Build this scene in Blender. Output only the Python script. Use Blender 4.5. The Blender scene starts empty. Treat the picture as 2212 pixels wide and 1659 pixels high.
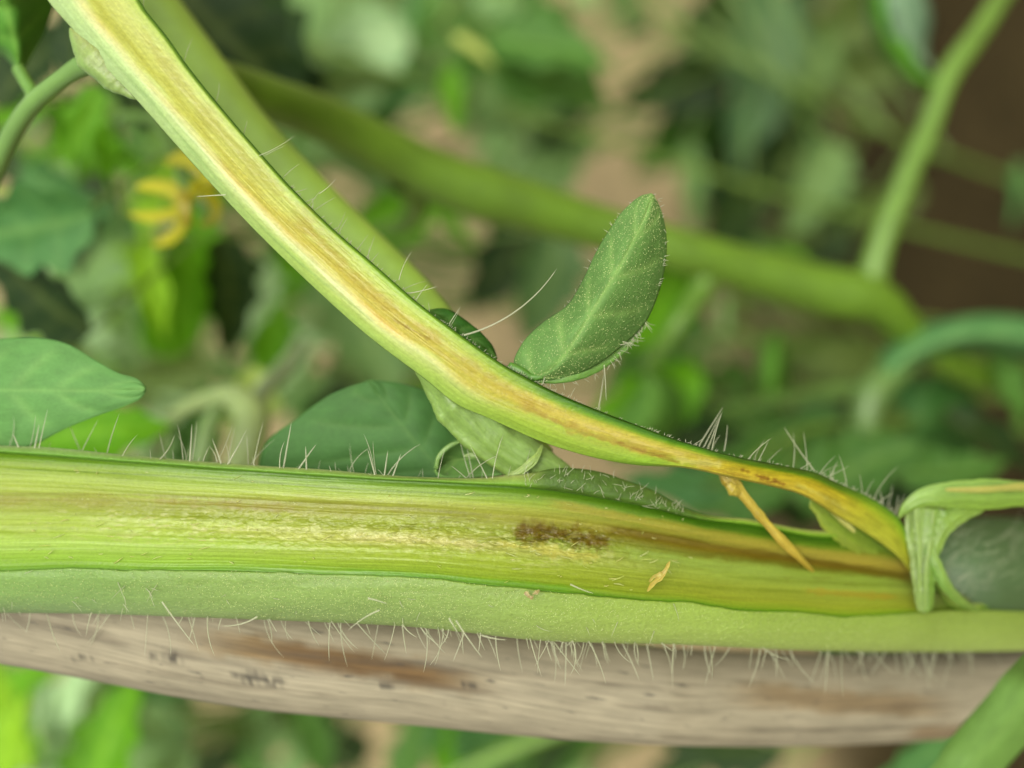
import bpy, math, random
import numpy as np
from mathutils import Vector, Matrix

# ------------------------------------------------------------------ camera, sky, sun, exposure
SC = bpy.context.scene
COL = SC.collection
PITCH = math.radians(35)            # the camera looks down on the plant; picture-left is world-up
F, W = 0.075, 0.080                 # focus distance and picture width there (metres)
cp, sp_ = math.cos(PITCH), math.sin(PITCH)
FWD = np.array([0, cp, -sp_]); RIGHT = np.array([0, -sp_, -cp]); UP = np.array([1.0, 0, 0])
FOCUS = np.array([0, 0, 0.40])
CAMP = FOCUS - FWD * F
PX = W / 2212.0                     # one traced unit at the focus plane

cam_d = bpy.data.cameras.new('camera'); cam = bpy.data.objects.new('camera', cam_d); COL.objects.link(cam)
M = Matrix.Identity(4)
for i in range(3):
    M[i][0] = RIGHT[i]; M[i][1] = UP[i]; M[i][2] = -FWD[i]; M[i][3] = CAMP[i]
cam.matrix_world = M
cam_d.sensor_width = 36.0
cam_d.lens = 36.0 * F / W
cam_d.clip_start = 0.005; cam_d.clip_end = 500
cam_d.dof.use_dof = True
cam_d.dof.focus_distance = F
cam_d.dof.aperture_fstop = cam_d.lens / 3.2      # 3.2 mm opening
SC.camera = cam

SUN_DIR = Vector((0.16, -0.60, 0.80)).normalized()      # towards the sun
wd = bpy.data.worlds.new('World'); SC.world = wd; wd.use_nodes = True
nt = wd.node_tree
bg = nt.nodes['Background']
sky = nt.nodes.new('ShaderNodeTexSky'); sky.sky_type = 'NISHITA'; sky.sun_disc = False
sky.sun_elevation = math.asin(SUN_DIR.z); sky.sun_rotation = math.atan2(SUN_DIR.x, SUN_DIR.y)
sky.air_density = 1.0; sky.dust_density = 3.0; sky.ozone_density = 1.0
hs = nt.nodes.new('ShaderNodeHueSaturation'); hs.inputs['Saturation'].default_value = 0.15
warm = nt.nodes.new('ShaderNodeVectorMath'); warm.operation = 'MULTIPLY'; warm.inputs[1].default_value = (1.0, 0.985, 0.86)   # thin bright overcast
nt.links.new(sky.outputs[0], hs.inputs['Color']); nt.links.new(hs.outputs[0], warm.inputs[0]); nt.links.new(warm.outputs[0], bg.inputs['Color'])
bg.inputs['Strength'].default_value = 0.10
sd = bpy.data.lights.new('sun', 'SUN'); sd.energy = 1.5; sd.angle = math.radians(28); sd.color = (1.0, 0.955, 0.86)
so = bpy.data.objects.new('sun', sd); COL.objects.link(so)
so.rotation_euler = (-SUN_DIR).to_track_quat('-Z', 'Y').to_euler(); so.location = (1, -1, 3)

vs = SC.view_settings
vs.view_transform = 'Standard'; vs.look = 'None'; vs.gamma = 1.0; vs.use_curve_mapping = False
vs.exposure = 1.45
SC.render.engine = 'CYCLES'
SC.cycles.use_denoising = True
SC.cycles.max_bounces = 8
SC.cycles.transparent_max_bounces = 12

K = 2.3                              # picture brightness of a white surface in open light

# ------------------------------------------------------------------ helpers
rng = np.random.default_rng(7)
random.seed(7)

def lin(c):
    c = np.asarray(c, float) / 255.0
    return np.where(c <= 0.04045, c / 12.92, ((c + 0.055) / 1.055) ** 2.4)

def alb(*c):
    return lin(c) / K

def P(x, y, d):
    """traced picture point (2212 x 1659 units) at d metres behind the focus plane -> world"""
    x = np.asarray(x, float); y = np.asarray(y, float); d = np.asarray(d, float)
    s = (F + d) * PX / F
    a = (x - 1106.0) * s; b = (829.5 - y) * s
    return (CAMP + FWD * (F + d)[..., None] + RIGHT * a[..., None] + UP * b[..., None])

def ground_d(x, y):
    """depth behind the focus plane at which the ray of a traced point meets the ground"""
    v = FWD + RIGHT * ((x - 1106.0) * PX / F) + UP * ((829.5 - y) * PX / F)
    return -CAMP[2] / v[2] - F if v[2] < -1e-3 else 50.0

def spl(pts, x):
    """smooth y(x) through the points"""
    p = np.asarray(pts, float); X, Y = p[:, 0], p[:, 1:]
    m = np.gradient(Y, X, axis=0)
    x = np.asarray(x, float)
    i = np.clip(np.searchsorted(X, x) - 1, 0, len(X) - 2)
    h = X[i + 1] - X[i]; t = (np.clip(x, X[0] - 1e9, X[-1] + 1e9) - X[i]) / h
    lo, hi = x < X[0], x > X[-1]
    tt = t[..., None]; hh = h[..., None]
    r = ((1 + 2 * tt) * (1 - tt) ** 2) * Y[i] + (tt * (1 - tt) ** 2) * hh * m[i] + (tt * tt * (3 - 2 * tt)) * Y[i + 1] + (tt * tt * (tt - 1)) * hh * m[i + 1]
    r[lo] = Y[0] + (x[lo] - X[0])[:, None] * m[0]
    r[hi] = Y[-1] + (x[hi] - X[-1])[:, None] * m[-1]
    return r[..., 0] if r.shape[-1] == 1 else r

def curve(pts, n):
    """n points along a smooth curve through pts (any dimension), evenly spaced"""
    p = np.asarray(pts, float)
    t = np.concatenate([[0], np.cumsum(np.linalg.norm(np.diff(p[:, :2], axis=0), axis=1) + 1e-9)])
    return spl(np.column_stack([t, p]), np.linspace(0, t[-1], n))

def _hash(i, j, seed):
    n = (i.astype(np.int64) * 374761393 + j.astype(np.int64) * 668265263 + seed * 974634777) & 0x7fffffff
    n = ((n ^ (n >> 13)) * 1274126177) & 0x7fffffff
    return ((n ^ (n >> 16)) & 0xffff) / 65535.0

def vnoise(x, y, seed=0):
    x = np.asarray(x, float); y = np.asarray(y, float)
    i = np.floor(x); j = np.floor(y); u = x - i; v = y - j
    u = u * u * (3 - 2 * u); v = v * v * (3 - 2 * v)
    a = _hash(i, j, seed); b = _hash(i + 1, j, seed); c = _hash(i, j + 1, seed); e = _hash(i + 1, j + 1, seed)
    return (a + (b - a) * u) * (1 - v) + (c + (e - c) * u) * v

def fbm(x, y, seed=0, o=4):
    r = 0; a = 0.5
    for k in range(o):
        r = r + a * vnoise(x * 2 ** k, y * 2 ** k, seed + k * 17); a *= 0.5
    return r / (1 - 0.5 ** o)

def sstep(a, b, x):
    t = np.clip((x - a) / (b - a), 0, 1); return t * t * (3 - 2 * t)

def mesh_obj(name, verts, faces, mat, parent=None, col=None, uv=None, smooth=True):
    me = bpy.data.meshes.new(name)
    verts = np.asarray(verts, float).reshape(-1, 3); faces = np.asarray(faces, np.int64)
    nv, nf, k = len(verts), len(faces), faces.shape[1]
    me.vertices.add(nv); me.vertices.foreach_set('co', verts.ravel().astype(np.float32))
    me.loops.add(nf * k); me.loops.foreach_set('vertex_index', faces.ravel().astype(np.int32))
    me.polygons.add(nf)
    me.polygons.foreach_set('loop_start', (np.arange(nf) * k).astype(np.int32))
    me.polygons.foreach_set('loop_total', np.full(nf, k, np.int32))
    if smooth: me.polygons.foreach_set('use_smooth', np.ones(nf, bool))
    if col is not None:
        a = me.color_attributes.new('pig', 'FLOAT_COLOR', 'POINT')
        c = np.ones((nv, 4), np.float32); c[:, :3] = np.asarray(col).reshape(-1, 3); a.data.foreach_set('color', c.ravel())
    if uv is not None:
        l = me.uv_layers.new(name='uv'); q = np.asarray(uv).reshape(-1, 2)[faces.ravel()]
        l.data.foreach_set('uv', q.ravel().astype(np.float32))
    me.update(); me.validate()
    me.materials.append(mat)
    o = bpy.data.objects.new(name, me); COL.objects.link(o)
    if parent is not None: attach(o, parent)
    return o

def attach(o, parent):
    o.parent = parent
    o.matrix_parent_inverse = wmat(parent).inverted()

def wmat(o):
    m = o.matrix_basis.copy()
    if o.parent is not None: m = wmat(o.parent) @ o.matrix_parent_inverse @ m
    return m

def grid_faces(n, m, wrap=False):
    i = np.arange(n - 1)[:, None]; j = np.arange(m if wrap else m - 1)[None, :]
    a = i * m + j; b = i * m + (j + 1) % m
    return np.stack([a, b, b + m, a + m], -1).reshape(-1, 4)

def empty(name, loc):
    e = bpy.data.objects.new(name, None); COL.objects.link(e); e.location = loc; e.empty_display_size = 0.01
    return e

def tag(o, label=None, category=None, group=None, kind=None):
    if label: o['label'] = label
    if category: o['category'] = category
    if group: o['group'] = group
    if kind: o['kind'] = kind
    return o

def tube_arrays(pts, rad, sides=10):
    """swept round tube through world points"""
    pts = np.asarray(pts, float); n = len(pts); rad = np.broadcast_to(rad, n)
    t = np.gradient(pts, axis=0); t /= np.linalg.norm(t, axis=1)[:, None] + 1e-12
    ref = np.array([0.31, 0.2, 0.93]); 
    if abs(t[0] @ ref) > 0.9: ref = np.array([1.0, 0, 0])
    u = np.cross(t[0], ref); u /= np.linalg.norm(u)
    vs_ = []
    for i in range(n):
        u = u - t[i] * (u @ t[i]); u /= np.linalg.norm(u); w = np.cross(t[i], u)
        a = np.linspace(0, 2 * np.pi, sides, endpoint=False)
        vs_.append(pts[i] + rad[i] * (np.cos(a)[:, None] * u + np.sin(a)[:, None] * w))
    return np.concatenate(vs_), grid_faces(n, sides, True)

class Bag:
    """collects pieces of one part"""
    def __init__(s): s.v = []; s.f = []; s.n = 0; s.c = []; s.u = []
    def add(s, v, f, c=None, u=None):
        s.v.append(v); s.f.append(np.asarray(f) + s.n); s.n += len(v)
        if c is not None: s.c.append(np.broadcast_to(c, (len(v), 3)))
        if u is not None: s.u.append(u)
    def tube(s, pts, rad, sides=10, c=None):
        v, f = tube_arrays(pts, rad, sides); s.add(v, f, c)
    def build(s, name, mat, parent):
        return mesh_obj(name, np.concatenate(s.v), np.concatenate(s.f), mat, parent, np.concatenate(s.c) if s.c else None, np.concatenate(s.u) if s.u else None)

# ------------------------------------------------------------------ materials
def newmat(name):
    m = bpy.data.materials.new(name); m.use_nodes = True
    return m, m.node_tree, m.node_tree.nodes['Principled BSDF']

def nd(t, typ, **kw):
    n = t.nodes.new(typ)
    for k, v in kw.items(): setattr(n, k, v)
    return n

def noise_node(t, vec, scale, detail=4, rough=0.55):
    n = nd(t, 'ShaderNodeTexNoise'); n.inputs['Scale'].default_value = scale
    n.inputs['Detail'].default_value = detail; n.inputs['Roughness'].default_value = rough
    if vec is not None: t.links.new(vec, n.inputs['Vector'])
    return n

def mul_by_noise(t, colsock, fac, lo, hi):
    mr = nd(t, 'ShaderNodeMapRange'); mr.inputs['From Min'].default_value = 0.25; mr.inputs['From Max'].default_value = 0.75
    mr.inputs['To Min'].default_value = lo; mr.inputs['To Max'].default_value = hi
    t.links.new(fac, mr.inputs['Value'])
    vm = nd(t, 'ShaderNodeVectorMath', operation='SCALE'); t.links.new(colsock, vm.inputs[0]); t.links.new(mr.outputs[0], vm.inputs['Scale'])
    return vm.outputs[0]

def flesh(name, rough=0.5, sss=0.25, along=260, across=5200, lo=0.82, hi=1.18, bump=0.25, dist=0.00012, spec=0.4, coat=0.0):
    """plant tissue: pigment from the mesh, fibre grain along the stem"""
    m, t, b = newmat(name)
    at = nd(t, 'ShaderNodeAttribute', attribute_name='pig')
    uv = nd(t, 'ShaderNodeUVMap'); uv.uv_map = 'uv'
    mp = nd(t, 'ShaderNodeMapping'); mp.inputs['Scale'].default_value = (along, across, 1); t.links.new(uv.outputs[0], mp.inputs['Vector'])
    n = noise_node(t, mp.outputs[0], 1.0, 5, 0.6)
    c = mul_by_noise(t, at.outputs['Color'], n.outputs[0], lo, hi)
    tc = nd(t, 'ShaderNodeTexCoord')
    n2 = noise_node(t, tc.outputs['Object'], 3800, 3, 0.6)
    c = mul_by_noise(t, c, n2.outputs[0], 0.90, 1.10)
    t.links.new(c, b.inputs['Base Color'])
    b.inputs['Roughness'].default_value = rough; b.inputs['Specular IOR Level'].default_value = spec
    b.inputs['Subsurface Weight'].default_value = sss; b.inputs['Subsurface Radius'].default_value = (1.0, 1.0, 0.35); b.inputs['Subsurface Scale'].default_value = 0.0007
    ad = nd(t, 'ShaderNodeMath', operation='ADD'); t.links.new(n.outputs[0], ad.inputs[0]); t.links.new(n2.outputs[0], ad.inputs[1])
    bp = nd(t, 'ShaderNodeBump'); bp.inputs['Strength'].default_value = bump; bp.inputs['Distance'].default_value = dist
    t.links.new(ad.outputs[0], bp.inputs['Height']); t.links.new(bp.outputs[0], b.inputs['Normal'])
    return m

M_CORE = flesh('cut_stem_tissue', rough=0.36, bump=0.28, lo=0.91, hi=1.12, across=3200, along=150, spec=0.22)
M_RIND = flesh('stem_skin', rough=0.5, sss=0.2, along=2500, across=3500, lo=0.88, hi=1.12, bump=0.5, spec=0.35)
M_TORN = flesh('torn_tissue', rough=0.45, sss=0.35, along=500, across=3000, bump=0.4)

def stalk_mat(name):
    m, t, b = newmat(name)
    oi = nd(t, 'ShaderNodeObjectInfo'); tc = nd(t, 'ShaderNodeTexCoord')
    n = noise_node(t, tc.outputs['Object'], 180, 4)
    c = mul_by_noise(t, oi.outputs['Color'], n.outputs[0], 0.8, 1.2)
    t.links.new(c, b.inputs['Base Color']); b.inputs['Roughness'].default_value = 0.5
    b.inputs['Subsurface Weight'].default_value = 0.2; b.inputs['Subsurface Radius'].default_value = (1, 1, .3); b.inputs['Subsurface Scale'].default_value = 0.0008
    return m
M_STALK = stalk_mat('green_stalk')

def leaf_mat(name, vein=True):
    """leaf: colour from the object, paler veins, lets light through"""
    m, t, b = newmat(name)
    out = t.nodes['Material Output']
    oi = nd(t, 'ShaderNodeObjectInfo'); tc = nd(t, 'ShaderNodeTexCoord')
    at = nd(t, 'ShaderNodeAttribute', attribute_name='pig')       # r: vein strength
    sep = nd(t, 'ShaderNodeSeparateColor'); t.links.new(at.outputs['Color'], sep.inputs[0])
    uv = nd(t, 'ShaderNodeUVMap'); uv.uv_map = 'uv'
    n = noise_node(t, uv.outputs[0], 9, 4); n2 = noise_node(t, uv.outputs[0], 70, 3)
    c = mul_by_noise(t, oi.outputs['Color'], n.outputs[0], 1.15, 1.60)
    c = mul_by_noise(t, c, n2.outputs[0], 0.88, 1.12)
    mx = nd(t, 'ShaderNodeMix', data_type='RGBA', blend_type='MIX')
    pale = nd(t, 'ShaderNodeVectorMath', operation='MULTIPLY_ADD'); pale.inputs[1].default_value = (1.35, 1.25, 1.3); pale.inputs[2].default_value = (0.035, 0.04, 0.012)
    t.links.new(c, pale.inputs[0])
    t.links.new(sep.outputs[0], mx.inputs['Factor']); t.links.new(c, mx.inputs['A']); t.links.new(pale.outputs[0], mx.inputs['B'])
    t.links.new(mx.outputs['Result'], b.inputs['Base Color'])
    b.inputs['Roughness'].default_value = 0.6; b.inputs['Specular IOR Level'].default_value = 0.22
    tr = nd(t, 'ShaderNodeBsdfTranslucent')
    tcx = nd(t, 'ShaderNodeVectorMath', operation='MULTIPLY'); tcx.inputs[1].default_value = (0.95, 1.05, 0.25); t.links.new(mx.outputs['Result'], tcx.inputs[0])
    t.links.new(tcx.outputs[0], tr.inputs['Color'])
    ms = nd(t, 'ShaderNodeMixShader'); ms.inputs[0].default_value = 0.32
    t.links.new(b.outputs[0], ms.inputs[1]); t.links.new(tr.outputs[0], ms.inputs[2]); t.links.new(ms.outputs[0], out.inputs['Surface'])
    bp = nd(t, 'ShaderNodeBump'); bp.inputs['Strength'].default_value = 0.35; bp.inputs['Distance'].default_value = 0.0002
    t.links.new(n2.outputs[0], bp.inputs['Height']); t.links.new(bp.outputs[0], b.inputs['Normal'])
    return m
M_LEAF = leaf_mat('leaf_blade')

def hair_mat():
    m, t, b = newmat('fine_hair')
    out = t.nodes['Material Output']
    b.inputs['Base Color'].default_value = (0.50, 0.52, 0.38, 1); b.inputs['Roughness'].default_value = 0.3
    tr = nd(t, 'ShaderNodeBsdfTranslucent'); tr.inputs['Color'].default_value = (0.55, 0.58, 0.42, 1)
    tp = nd(t, 'ShaderNodeBsdfTransparent')
    a = nd(t, 'ShaderNodeMixShader'); a.inputs[0].default_value = 0.5
    c = nd(t, 'ShaderNodeMixShader'); c.inputs[0].default_value = 0.45
    t.links.new(b.outputs[0], a.inputs[1]); t.links.new(tr.outputs[0], a.inputs[2])
    t.links.new(a.outputs[0], c.inputs[1]); t.links.new(tp.outputs[0], c.inputs[2]); t.links.new(c.outputs[0], out.inputs['Surface'])
    return m
M_HAIR = hair_mat()

m, t, b = newmat('gland_bead'); M_GLAND = m
b.inputs['Base Color'].default_value = (0.36, 0.42, 0.17, 1); b.inputs['Roughness'].default_value = 0.2

def soil_mat():
    m, t, b = newmat('soil')
    tc = nd(t, 'ShaderNodeTexCoord')
    n1 = noise_node(t, tc.outputs['Object'], 9, 6, 0.6); n2 = noise_node(t, tc.outputs['Object'], 90, 5, 0.65)
    # shade near the plant's foot painted in as dark brown, plain tan further off
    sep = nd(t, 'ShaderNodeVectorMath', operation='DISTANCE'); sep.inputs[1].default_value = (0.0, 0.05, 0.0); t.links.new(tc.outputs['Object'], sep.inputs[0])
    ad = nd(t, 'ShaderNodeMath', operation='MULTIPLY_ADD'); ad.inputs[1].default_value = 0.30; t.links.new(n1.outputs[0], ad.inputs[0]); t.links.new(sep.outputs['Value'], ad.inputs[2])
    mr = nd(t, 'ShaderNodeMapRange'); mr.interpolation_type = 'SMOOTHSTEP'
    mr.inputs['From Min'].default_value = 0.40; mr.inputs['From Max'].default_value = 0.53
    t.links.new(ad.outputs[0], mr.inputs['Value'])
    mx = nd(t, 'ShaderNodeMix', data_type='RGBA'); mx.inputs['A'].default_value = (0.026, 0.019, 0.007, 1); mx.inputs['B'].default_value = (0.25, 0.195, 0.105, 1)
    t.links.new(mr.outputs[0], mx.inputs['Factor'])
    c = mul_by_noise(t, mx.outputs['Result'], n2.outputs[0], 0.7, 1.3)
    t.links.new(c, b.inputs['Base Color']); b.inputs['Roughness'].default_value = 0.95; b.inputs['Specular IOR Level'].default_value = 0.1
    bp = nd(t, 'ShaderNodeBump'); bp.inputs['Strength'].default_value = 0.8; bp.inputs['Distance'].default_value = 0.006
    t.links.new(n2.outputs[0], bp.inputs['Height']); t.links.new(bp.outputs[0], b.inputs['Normal'])
    return m
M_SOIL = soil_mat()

# ------------------------------------------------------------------ ground
g = np.linspace(-1, 1, 260); gx = np.sinh(g * 6.5) / math.sinh(6.5) * 60
GX, GY = np.meshgrid(gx, gx + 0.4, indexing='ij')
def soil_z(x, y):
    r = np.hypot(x, y - 0.4); fade = 1 / (1 + (r / 6) ** 2)
    return ((fbm(x * 5, y * 5, 3, 5) - 0.5) * 0.07 + (fbm(x * 28, y * 28, 9, 3) - 0.5) * 0.02) * fade - 0.015
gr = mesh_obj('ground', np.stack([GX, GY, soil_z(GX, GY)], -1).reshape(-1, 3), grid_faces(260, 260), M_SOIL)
tag(gr, 'bare brown garden soil under the tomato plants', 'soil', kind='structure')

# ------------------------------------------------------------------ the split tomato plant
FOOT = np.array([0.0, 0.0, 0.0])
x_end = 2300.0
# ---- traced outlines of the main stem (x, y)
Y_TOP = [(-260, 952), (0, 962), (100, 966), (267, 982), (433, 996), (567, 1006), (700, 1014), (837, 1026), (937, 1031), (1040, 1032), (1100, 1027), (1150, 1021), (1195, 1012), (1250, 1012), (1300, 1020), (1354, 1038), (1404, 1056), (1474, 1094), (1508, 1107), (1625, 1122), (1742, 1144), (1850, 1150), (1920, 1158), (1995, 1195), (2045, 1290), (2120, 1304), (2300, 1308)]
Y_FACE = [(-260, 966), (0, 976), (267, 996), (567, 1018), (800, 1033), (1000, 1043), (1170, 1054), (1300, 1073), (1404, 1094), (1508, 1119), (1625, 1133), (1742, 1155), (1920, 1172), (1995, 1206), (2045, 1298), (2120, 1312), (2300, 1316)]
Y_LIP = [(-260, 1236), (0, 1234), (167, 1229), (300, 1233), (500, 1233), (737, 1243), (904, 1249), (1070, 1266), (1270, 1286), (1404, 1299), (1475, 1301), (1598, 1319), (1708, 1323), (1835, 1333), (1942, 1326), (2108, 1320), (2300, 1325)]
Y_BOT = [(-260, 1322), (0, 1324), (200, 1326), (400, 1333), (667, 1343), (737, 1346), (870, 1353), (1004, 1366), (1154, 1383), (1304, 1389), (1474, 1393), (1675, 1403), (1875, 1408), (2212, 1406), (2300, 1404)]
D_STEM = [(-260, 0.0035), (0, 0.0030), (400, 0.0012), (800, 0.0), (1200, 0.0008), (1600, 0.0050), (2000, 0.0130), (2212, 0.0170), (2300, 0.0190)]
def sink(x): return np.interp(x, [1400, 1600, 2000, 2300], [0, 0.0010, 0.0045, 0.0068])      # the stem leans away towards its foot

plant_foot = P(2300, 1290, np.array(0.0190)) ; 
FOOT = np.array([plant_foot[0] + 0.01, plant_foot[1] + 0.03, 0.0])
plant = empty('tomato_plant', FOOT)
tag(plant, 'split open tomato stem with a peeled strip and browned pith beside the cane', 'tomato plant')

def stops(table, v):
    """table [(v, r, g, b)] -> colours"""
    tb = np.asarray(table, float)
    c = np.stack([np.interp(v, tb[:, 0], tb[:, k]) for k in (1, 2, 3)], -1)
    return lin(c) / K

def streaks(xy, col, lst, seed=0):
    """lay pigment streaks over a colour field: each (points (x, y), half width, colour, strength, raggedness)"""
    X, Y = xy
    for k, (pts, hw, c, a, rag) in enumerate(lst):
        p = curve(pts, 60); best = np.full(X.shape, 1e9); tt = np.zeros(X.shape)
        for q in range(len(p) - 1):
            A = p[q]; Bv = p[q + 1] - A; L2 = Bv @ Bv
            t_ = np.clip(((X - A[0]) * Bv[0] + (Y - A[1]) * Bv[1]) / L2, 0, 1)
            d_ = np.hypot(X - A[0] - t_ * Bv[0], Y - A[1] - t_ * Bv[1])
            u_ = d_ < best; best = np.where(u_, d_, best); tt = np.where(u_, (q + t_) / (len(p) - 1), tt)
        hwv = hw * (1 + rag * (fbm(tt * 14, tt * 0 + k, seed + k, 4) - 0.5) * 3)
        w = a * (1 - sstep(0.35, 1.25, best / np.maximum(hwv, 0.5))) * sstep(-0.02, 0.06, tt) * (1 - sstep(0.94, 1.02, tt))
        w = w * np.clip(0.55 + (fbm(X / 22, Y / 5, seed + 50 + k, 4) - 0.3) * 1.6 * rag + (1 - rag) * 0.45, 0, 1)
        col = col * (1 - w[..., None]) + (lin(c) / K) * w[..., None]
    return col

# ---- cut face of the main stem
nx, nv = 1150, 190
X1 = np.linspace(-260, 2010, nx); V1 = np.linspace(0, 1, nv)
yF, yL, yB, yT, dS = spl(Y_FACE, X1), spl(Y_LIP, X1), spl(Y_BOT, X1), spl(Y_TOP, X1), spl(D_STEM, X1)
H1 = (yB - np.minimum(yT, yF)) * PX
Xg = np.repeat(X1[:, None], nv, 1); Vg = np.repeat(V1[None, :], nx, 0)
Yg = (yF - 4)[:, None] + ((yL + 5) - (yF - 4))[:, None] * Vg
LEFT = [(0, 120, 165, 38), (.05, 108, 152, 28), (.10, 148, 180, 60), (.2, 168, 194, 78), (.32, 168, 188, 72), (.40, 150, 160, 44), (.48, 158, 176, 52), (.54, 168, 194, 66), (.60, 178, 202, 84), (.67, 166, 196, 62), (.75, 178, 212, 94), (.85, 166, 206, 76), (.93, 138, 184, 42), (1, 105, 165, 22)]
MID = [(0, 82, 142, 18), (.06, 110, 152, 34), (.15, 150, 180, 60), (.24, 168, 182, 70), (.32, 148, 156, 48), (.40, 156, 170, 56), (.48, 152, 168, 50), (.56, 176, 182, 82), (.63, 188, 192, 98), (.70, 160, 180, 60), (.80, 156, 181, 46), (.90, 138, 170, 38), (1, 92, 156, 18)]
RGT = [(0, 48, 98, 10), (.08, 68, 114, 14), (.16, 108, 138, 30), (.23, 148, 150, 50), (.30, 165, 156, 60), (.36, 124, 108, 26), (.42, 112, 114, 26), (.50, 140, 165, 60), (.64, 146, 168, 62), (.74, 150, 166, 52), (.86, 150, 165, 45), (.93, 132, 160, 34), (1, 66, 136, 14)]
jig = (fbm(Xg / 240, Vg * 9, 21, 4) - 0.5) * 0.07
Vj = np.clip(Vg + jig * np.sin(np.pi * Vg), 0, 1)
wR = sstep(850, 1600, Xg)[..., None]; wM = sstep(150, 900, Xg)[..., None]
C1 = (stops(LEFT, Vj) * (1 - wM) + stops(MID, Vj) * wM) * (1 - wR) + stops(RGT, Vj) * wR
fib = fbm(Xg / 120, Vg * 90, 31, 4)
C1 = C1 * (0.92 + 0.24 * fib)[..., None] * (0.9 + 0.2 * fbm(Xg / 700, Vg * 30, 35, 3))[..., None]
S1 = [
    ([(-100, 1085), (200, 1078), (420, 1083), (700, 1098), (900, 1106)], 14, (146, 140, 30), .4, .9),
    ([(330, 1082), (520, 1092), (640, 1100)], 9, (140, 122, 26), .5, .9),
    ([(520, 1140), (760, 1148), (900, 1158)], 6, (206, 212, 138), .75, .9),
    ([(180, 1122), (420, 1128), (620, 1137)], 6, (196, 212, 122), .7, .9),
    ([(760, 1160), (900, 1166), (1060, 1178)], 8, (208, 206, 128), .8, .9),
    ([(600, 1158), (700, 1161), (730, 1166)], 4, (205, 214, 120), .7, .9),
    ([(0, 1145), (250, 1150), (450, 1155)], 5, (192, 214, 110), .5, .8),
    ([(0, 1012), (400, 1030), (800, 1058), (1100, 1072)], 3, (108, 138, 36), .7, .5),
    ([(0, 1065), (400, 1072), (760, 1090), (1050, 1112)], 3, (132, 136, 36), .6, .6),
    ([(1105, 1150), (1180, 1153), (1250, 1160), (1320, 1172)], 19, (112, 90, 10), .85, 1.0),
    ([(1120, 1142), (1170, 1148), (1235, 1152)], 13, (98, 78, 8), .8, 1.0),
    ([(1250, 1170), (1300, 1178)], 12, (106, 86, 10), .8, 1.0),
    ([(1070, 1172), (1120, 1180), (1200, 1190), (1300, 1202)], 9, (200, 196, 92), .8, .95),
    ([(1170, 1190), (1240, 1202), (1290, 1206)], 10, (192, 190, 84), .7, .95),
    ([(1300, 1140), (1450, 1165), (1600, 1190), (1750, 1212), (1900, 1238), (1985, 1252)], 10, (106, 90, 10), .85, .4),
    ([(1180, 1085), (1350, 1118), (1500, 1148), (1650, 1176), (1800, 1200), (1985, 1234)], 13, (170, 158, 58), .7, .3),
    ([(1500, 1130), (1700, 1160), (1900, 1192)], 5, (60, 100, 12), .6, .4),
    ([(1350, 1195), (1500, 1215), (1700, 1238)], 14, (152, 178, 76), .5, .6),
    ([(1740, 1276), (1850, 1284), (1940, 1290)], 8, (170, 142, 34), .55, .5),
    ([(1400, 1258), (1560, 1270), (1750, 1280)], 5, (128, 146, 34), .6, .6),
    ([(1560, 1245), (1700, 1255), (1980, 1268)], 4, (118, 138, 34), .5, .5),
    ([(740, 1232), (1000, 1250), (1250, 1272)], 6, (96, 158, 20), .5, .4),
]
fleck = sstep(0.60, 0.72, fbm(Xg / 20, Yg / 5, 95, 4)) * np.exp(-((Vg - 0.56) / 0.17) ** 2) * (1 - sstep(1150, 1450, Xg)) * sstep(-100, 300, Xg) * 0.7
C1 = C1 * (1 - fleck[..., None]) + (lin((212, 216, 140)) / K) * fleck[..., None]
pit = sstep(0.58, 0.72, fbm(Xg / 34, Yg / 6, 97, 4)) * np.exp(-((Vg - 0.42) / 0.2) ** 2) * sstep(500, 1000, Xg) * 0.45
C1 = C1 * (1 - pit[..., None]) + (lin((112, 112, 22)) / K) * pit[..., None]
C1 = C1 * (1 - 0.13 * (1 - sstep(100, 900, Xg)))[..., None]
C1 = streaks((Xg, Yg), C1, S1, 400)
# relief: ridges, grooves, crumbled pith
ridge = (fbm(Xg / 900, Vg * 17, 77, 3) - 0.5) * 7.5 + (fib - 0.5) * 0.9
crumb = (fbm(Xg / 16, Yg / 7, 88, 4) - 0.5) * 11 * np.exp(-((Vg - 0.56) / 0.14) ** 2) * sstep(100, 600, Xg) * (1 - sstep(1250, 1500, Xg))
groove = 9 * np.exp(-((Yg - spl([(-260, 1100), (700, 1110), (1300, 1142), (1600, 1192), (1985, 1253)], X1)[:, None]) / 12) ** 2) * sstep(900, 1500, Xg)
hump = -8 * np.exp(-((Yg - spl([(-260, 1040), (700, 1060), (1180, 1085), (1600, 1168), (1985, 1234)], X1)[:, None]) / 16) ** 2) * sstep(900, 1500, Xg)
D1 = dS[:, None] + H1[:, None] * (0.10 - 0.19 * Vg + 0.085 * np.sin(np.pi * Vg)) + 0.018 * H1[:, None] * sstep(0.90, 1.0, Vg) + 0.03 * H1[:, None] * (1 - sstep(0, 0.12, Vg))
patch = np.exp(-((Xg - 1205) / 120) ** 2 - ((Yg - 1160) / 20) ** 2)
pits = patch * (fbm(Xg / 13, Yg / 6, 99, 4) - 0.25) * 16
C1 = C1 * (1 - 0.45 * patch * sstep(0.5, 0.7, fbm(Xg / 13, Yg / 6, 99, 4)))[..., None]
D1 = D1 + (ridge + crumb + groove + hump + pits) * PX
along = np.repeat((X1 * PX)[:, None], nv, 1); across = (Yg - 900) * PX
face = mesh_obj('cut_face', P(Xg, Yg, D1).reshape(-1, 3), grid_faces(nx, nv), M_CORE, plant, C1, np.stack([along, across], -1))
face['label'] = 'wet yellow green cut face with brown streaks along the pith'

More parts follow.
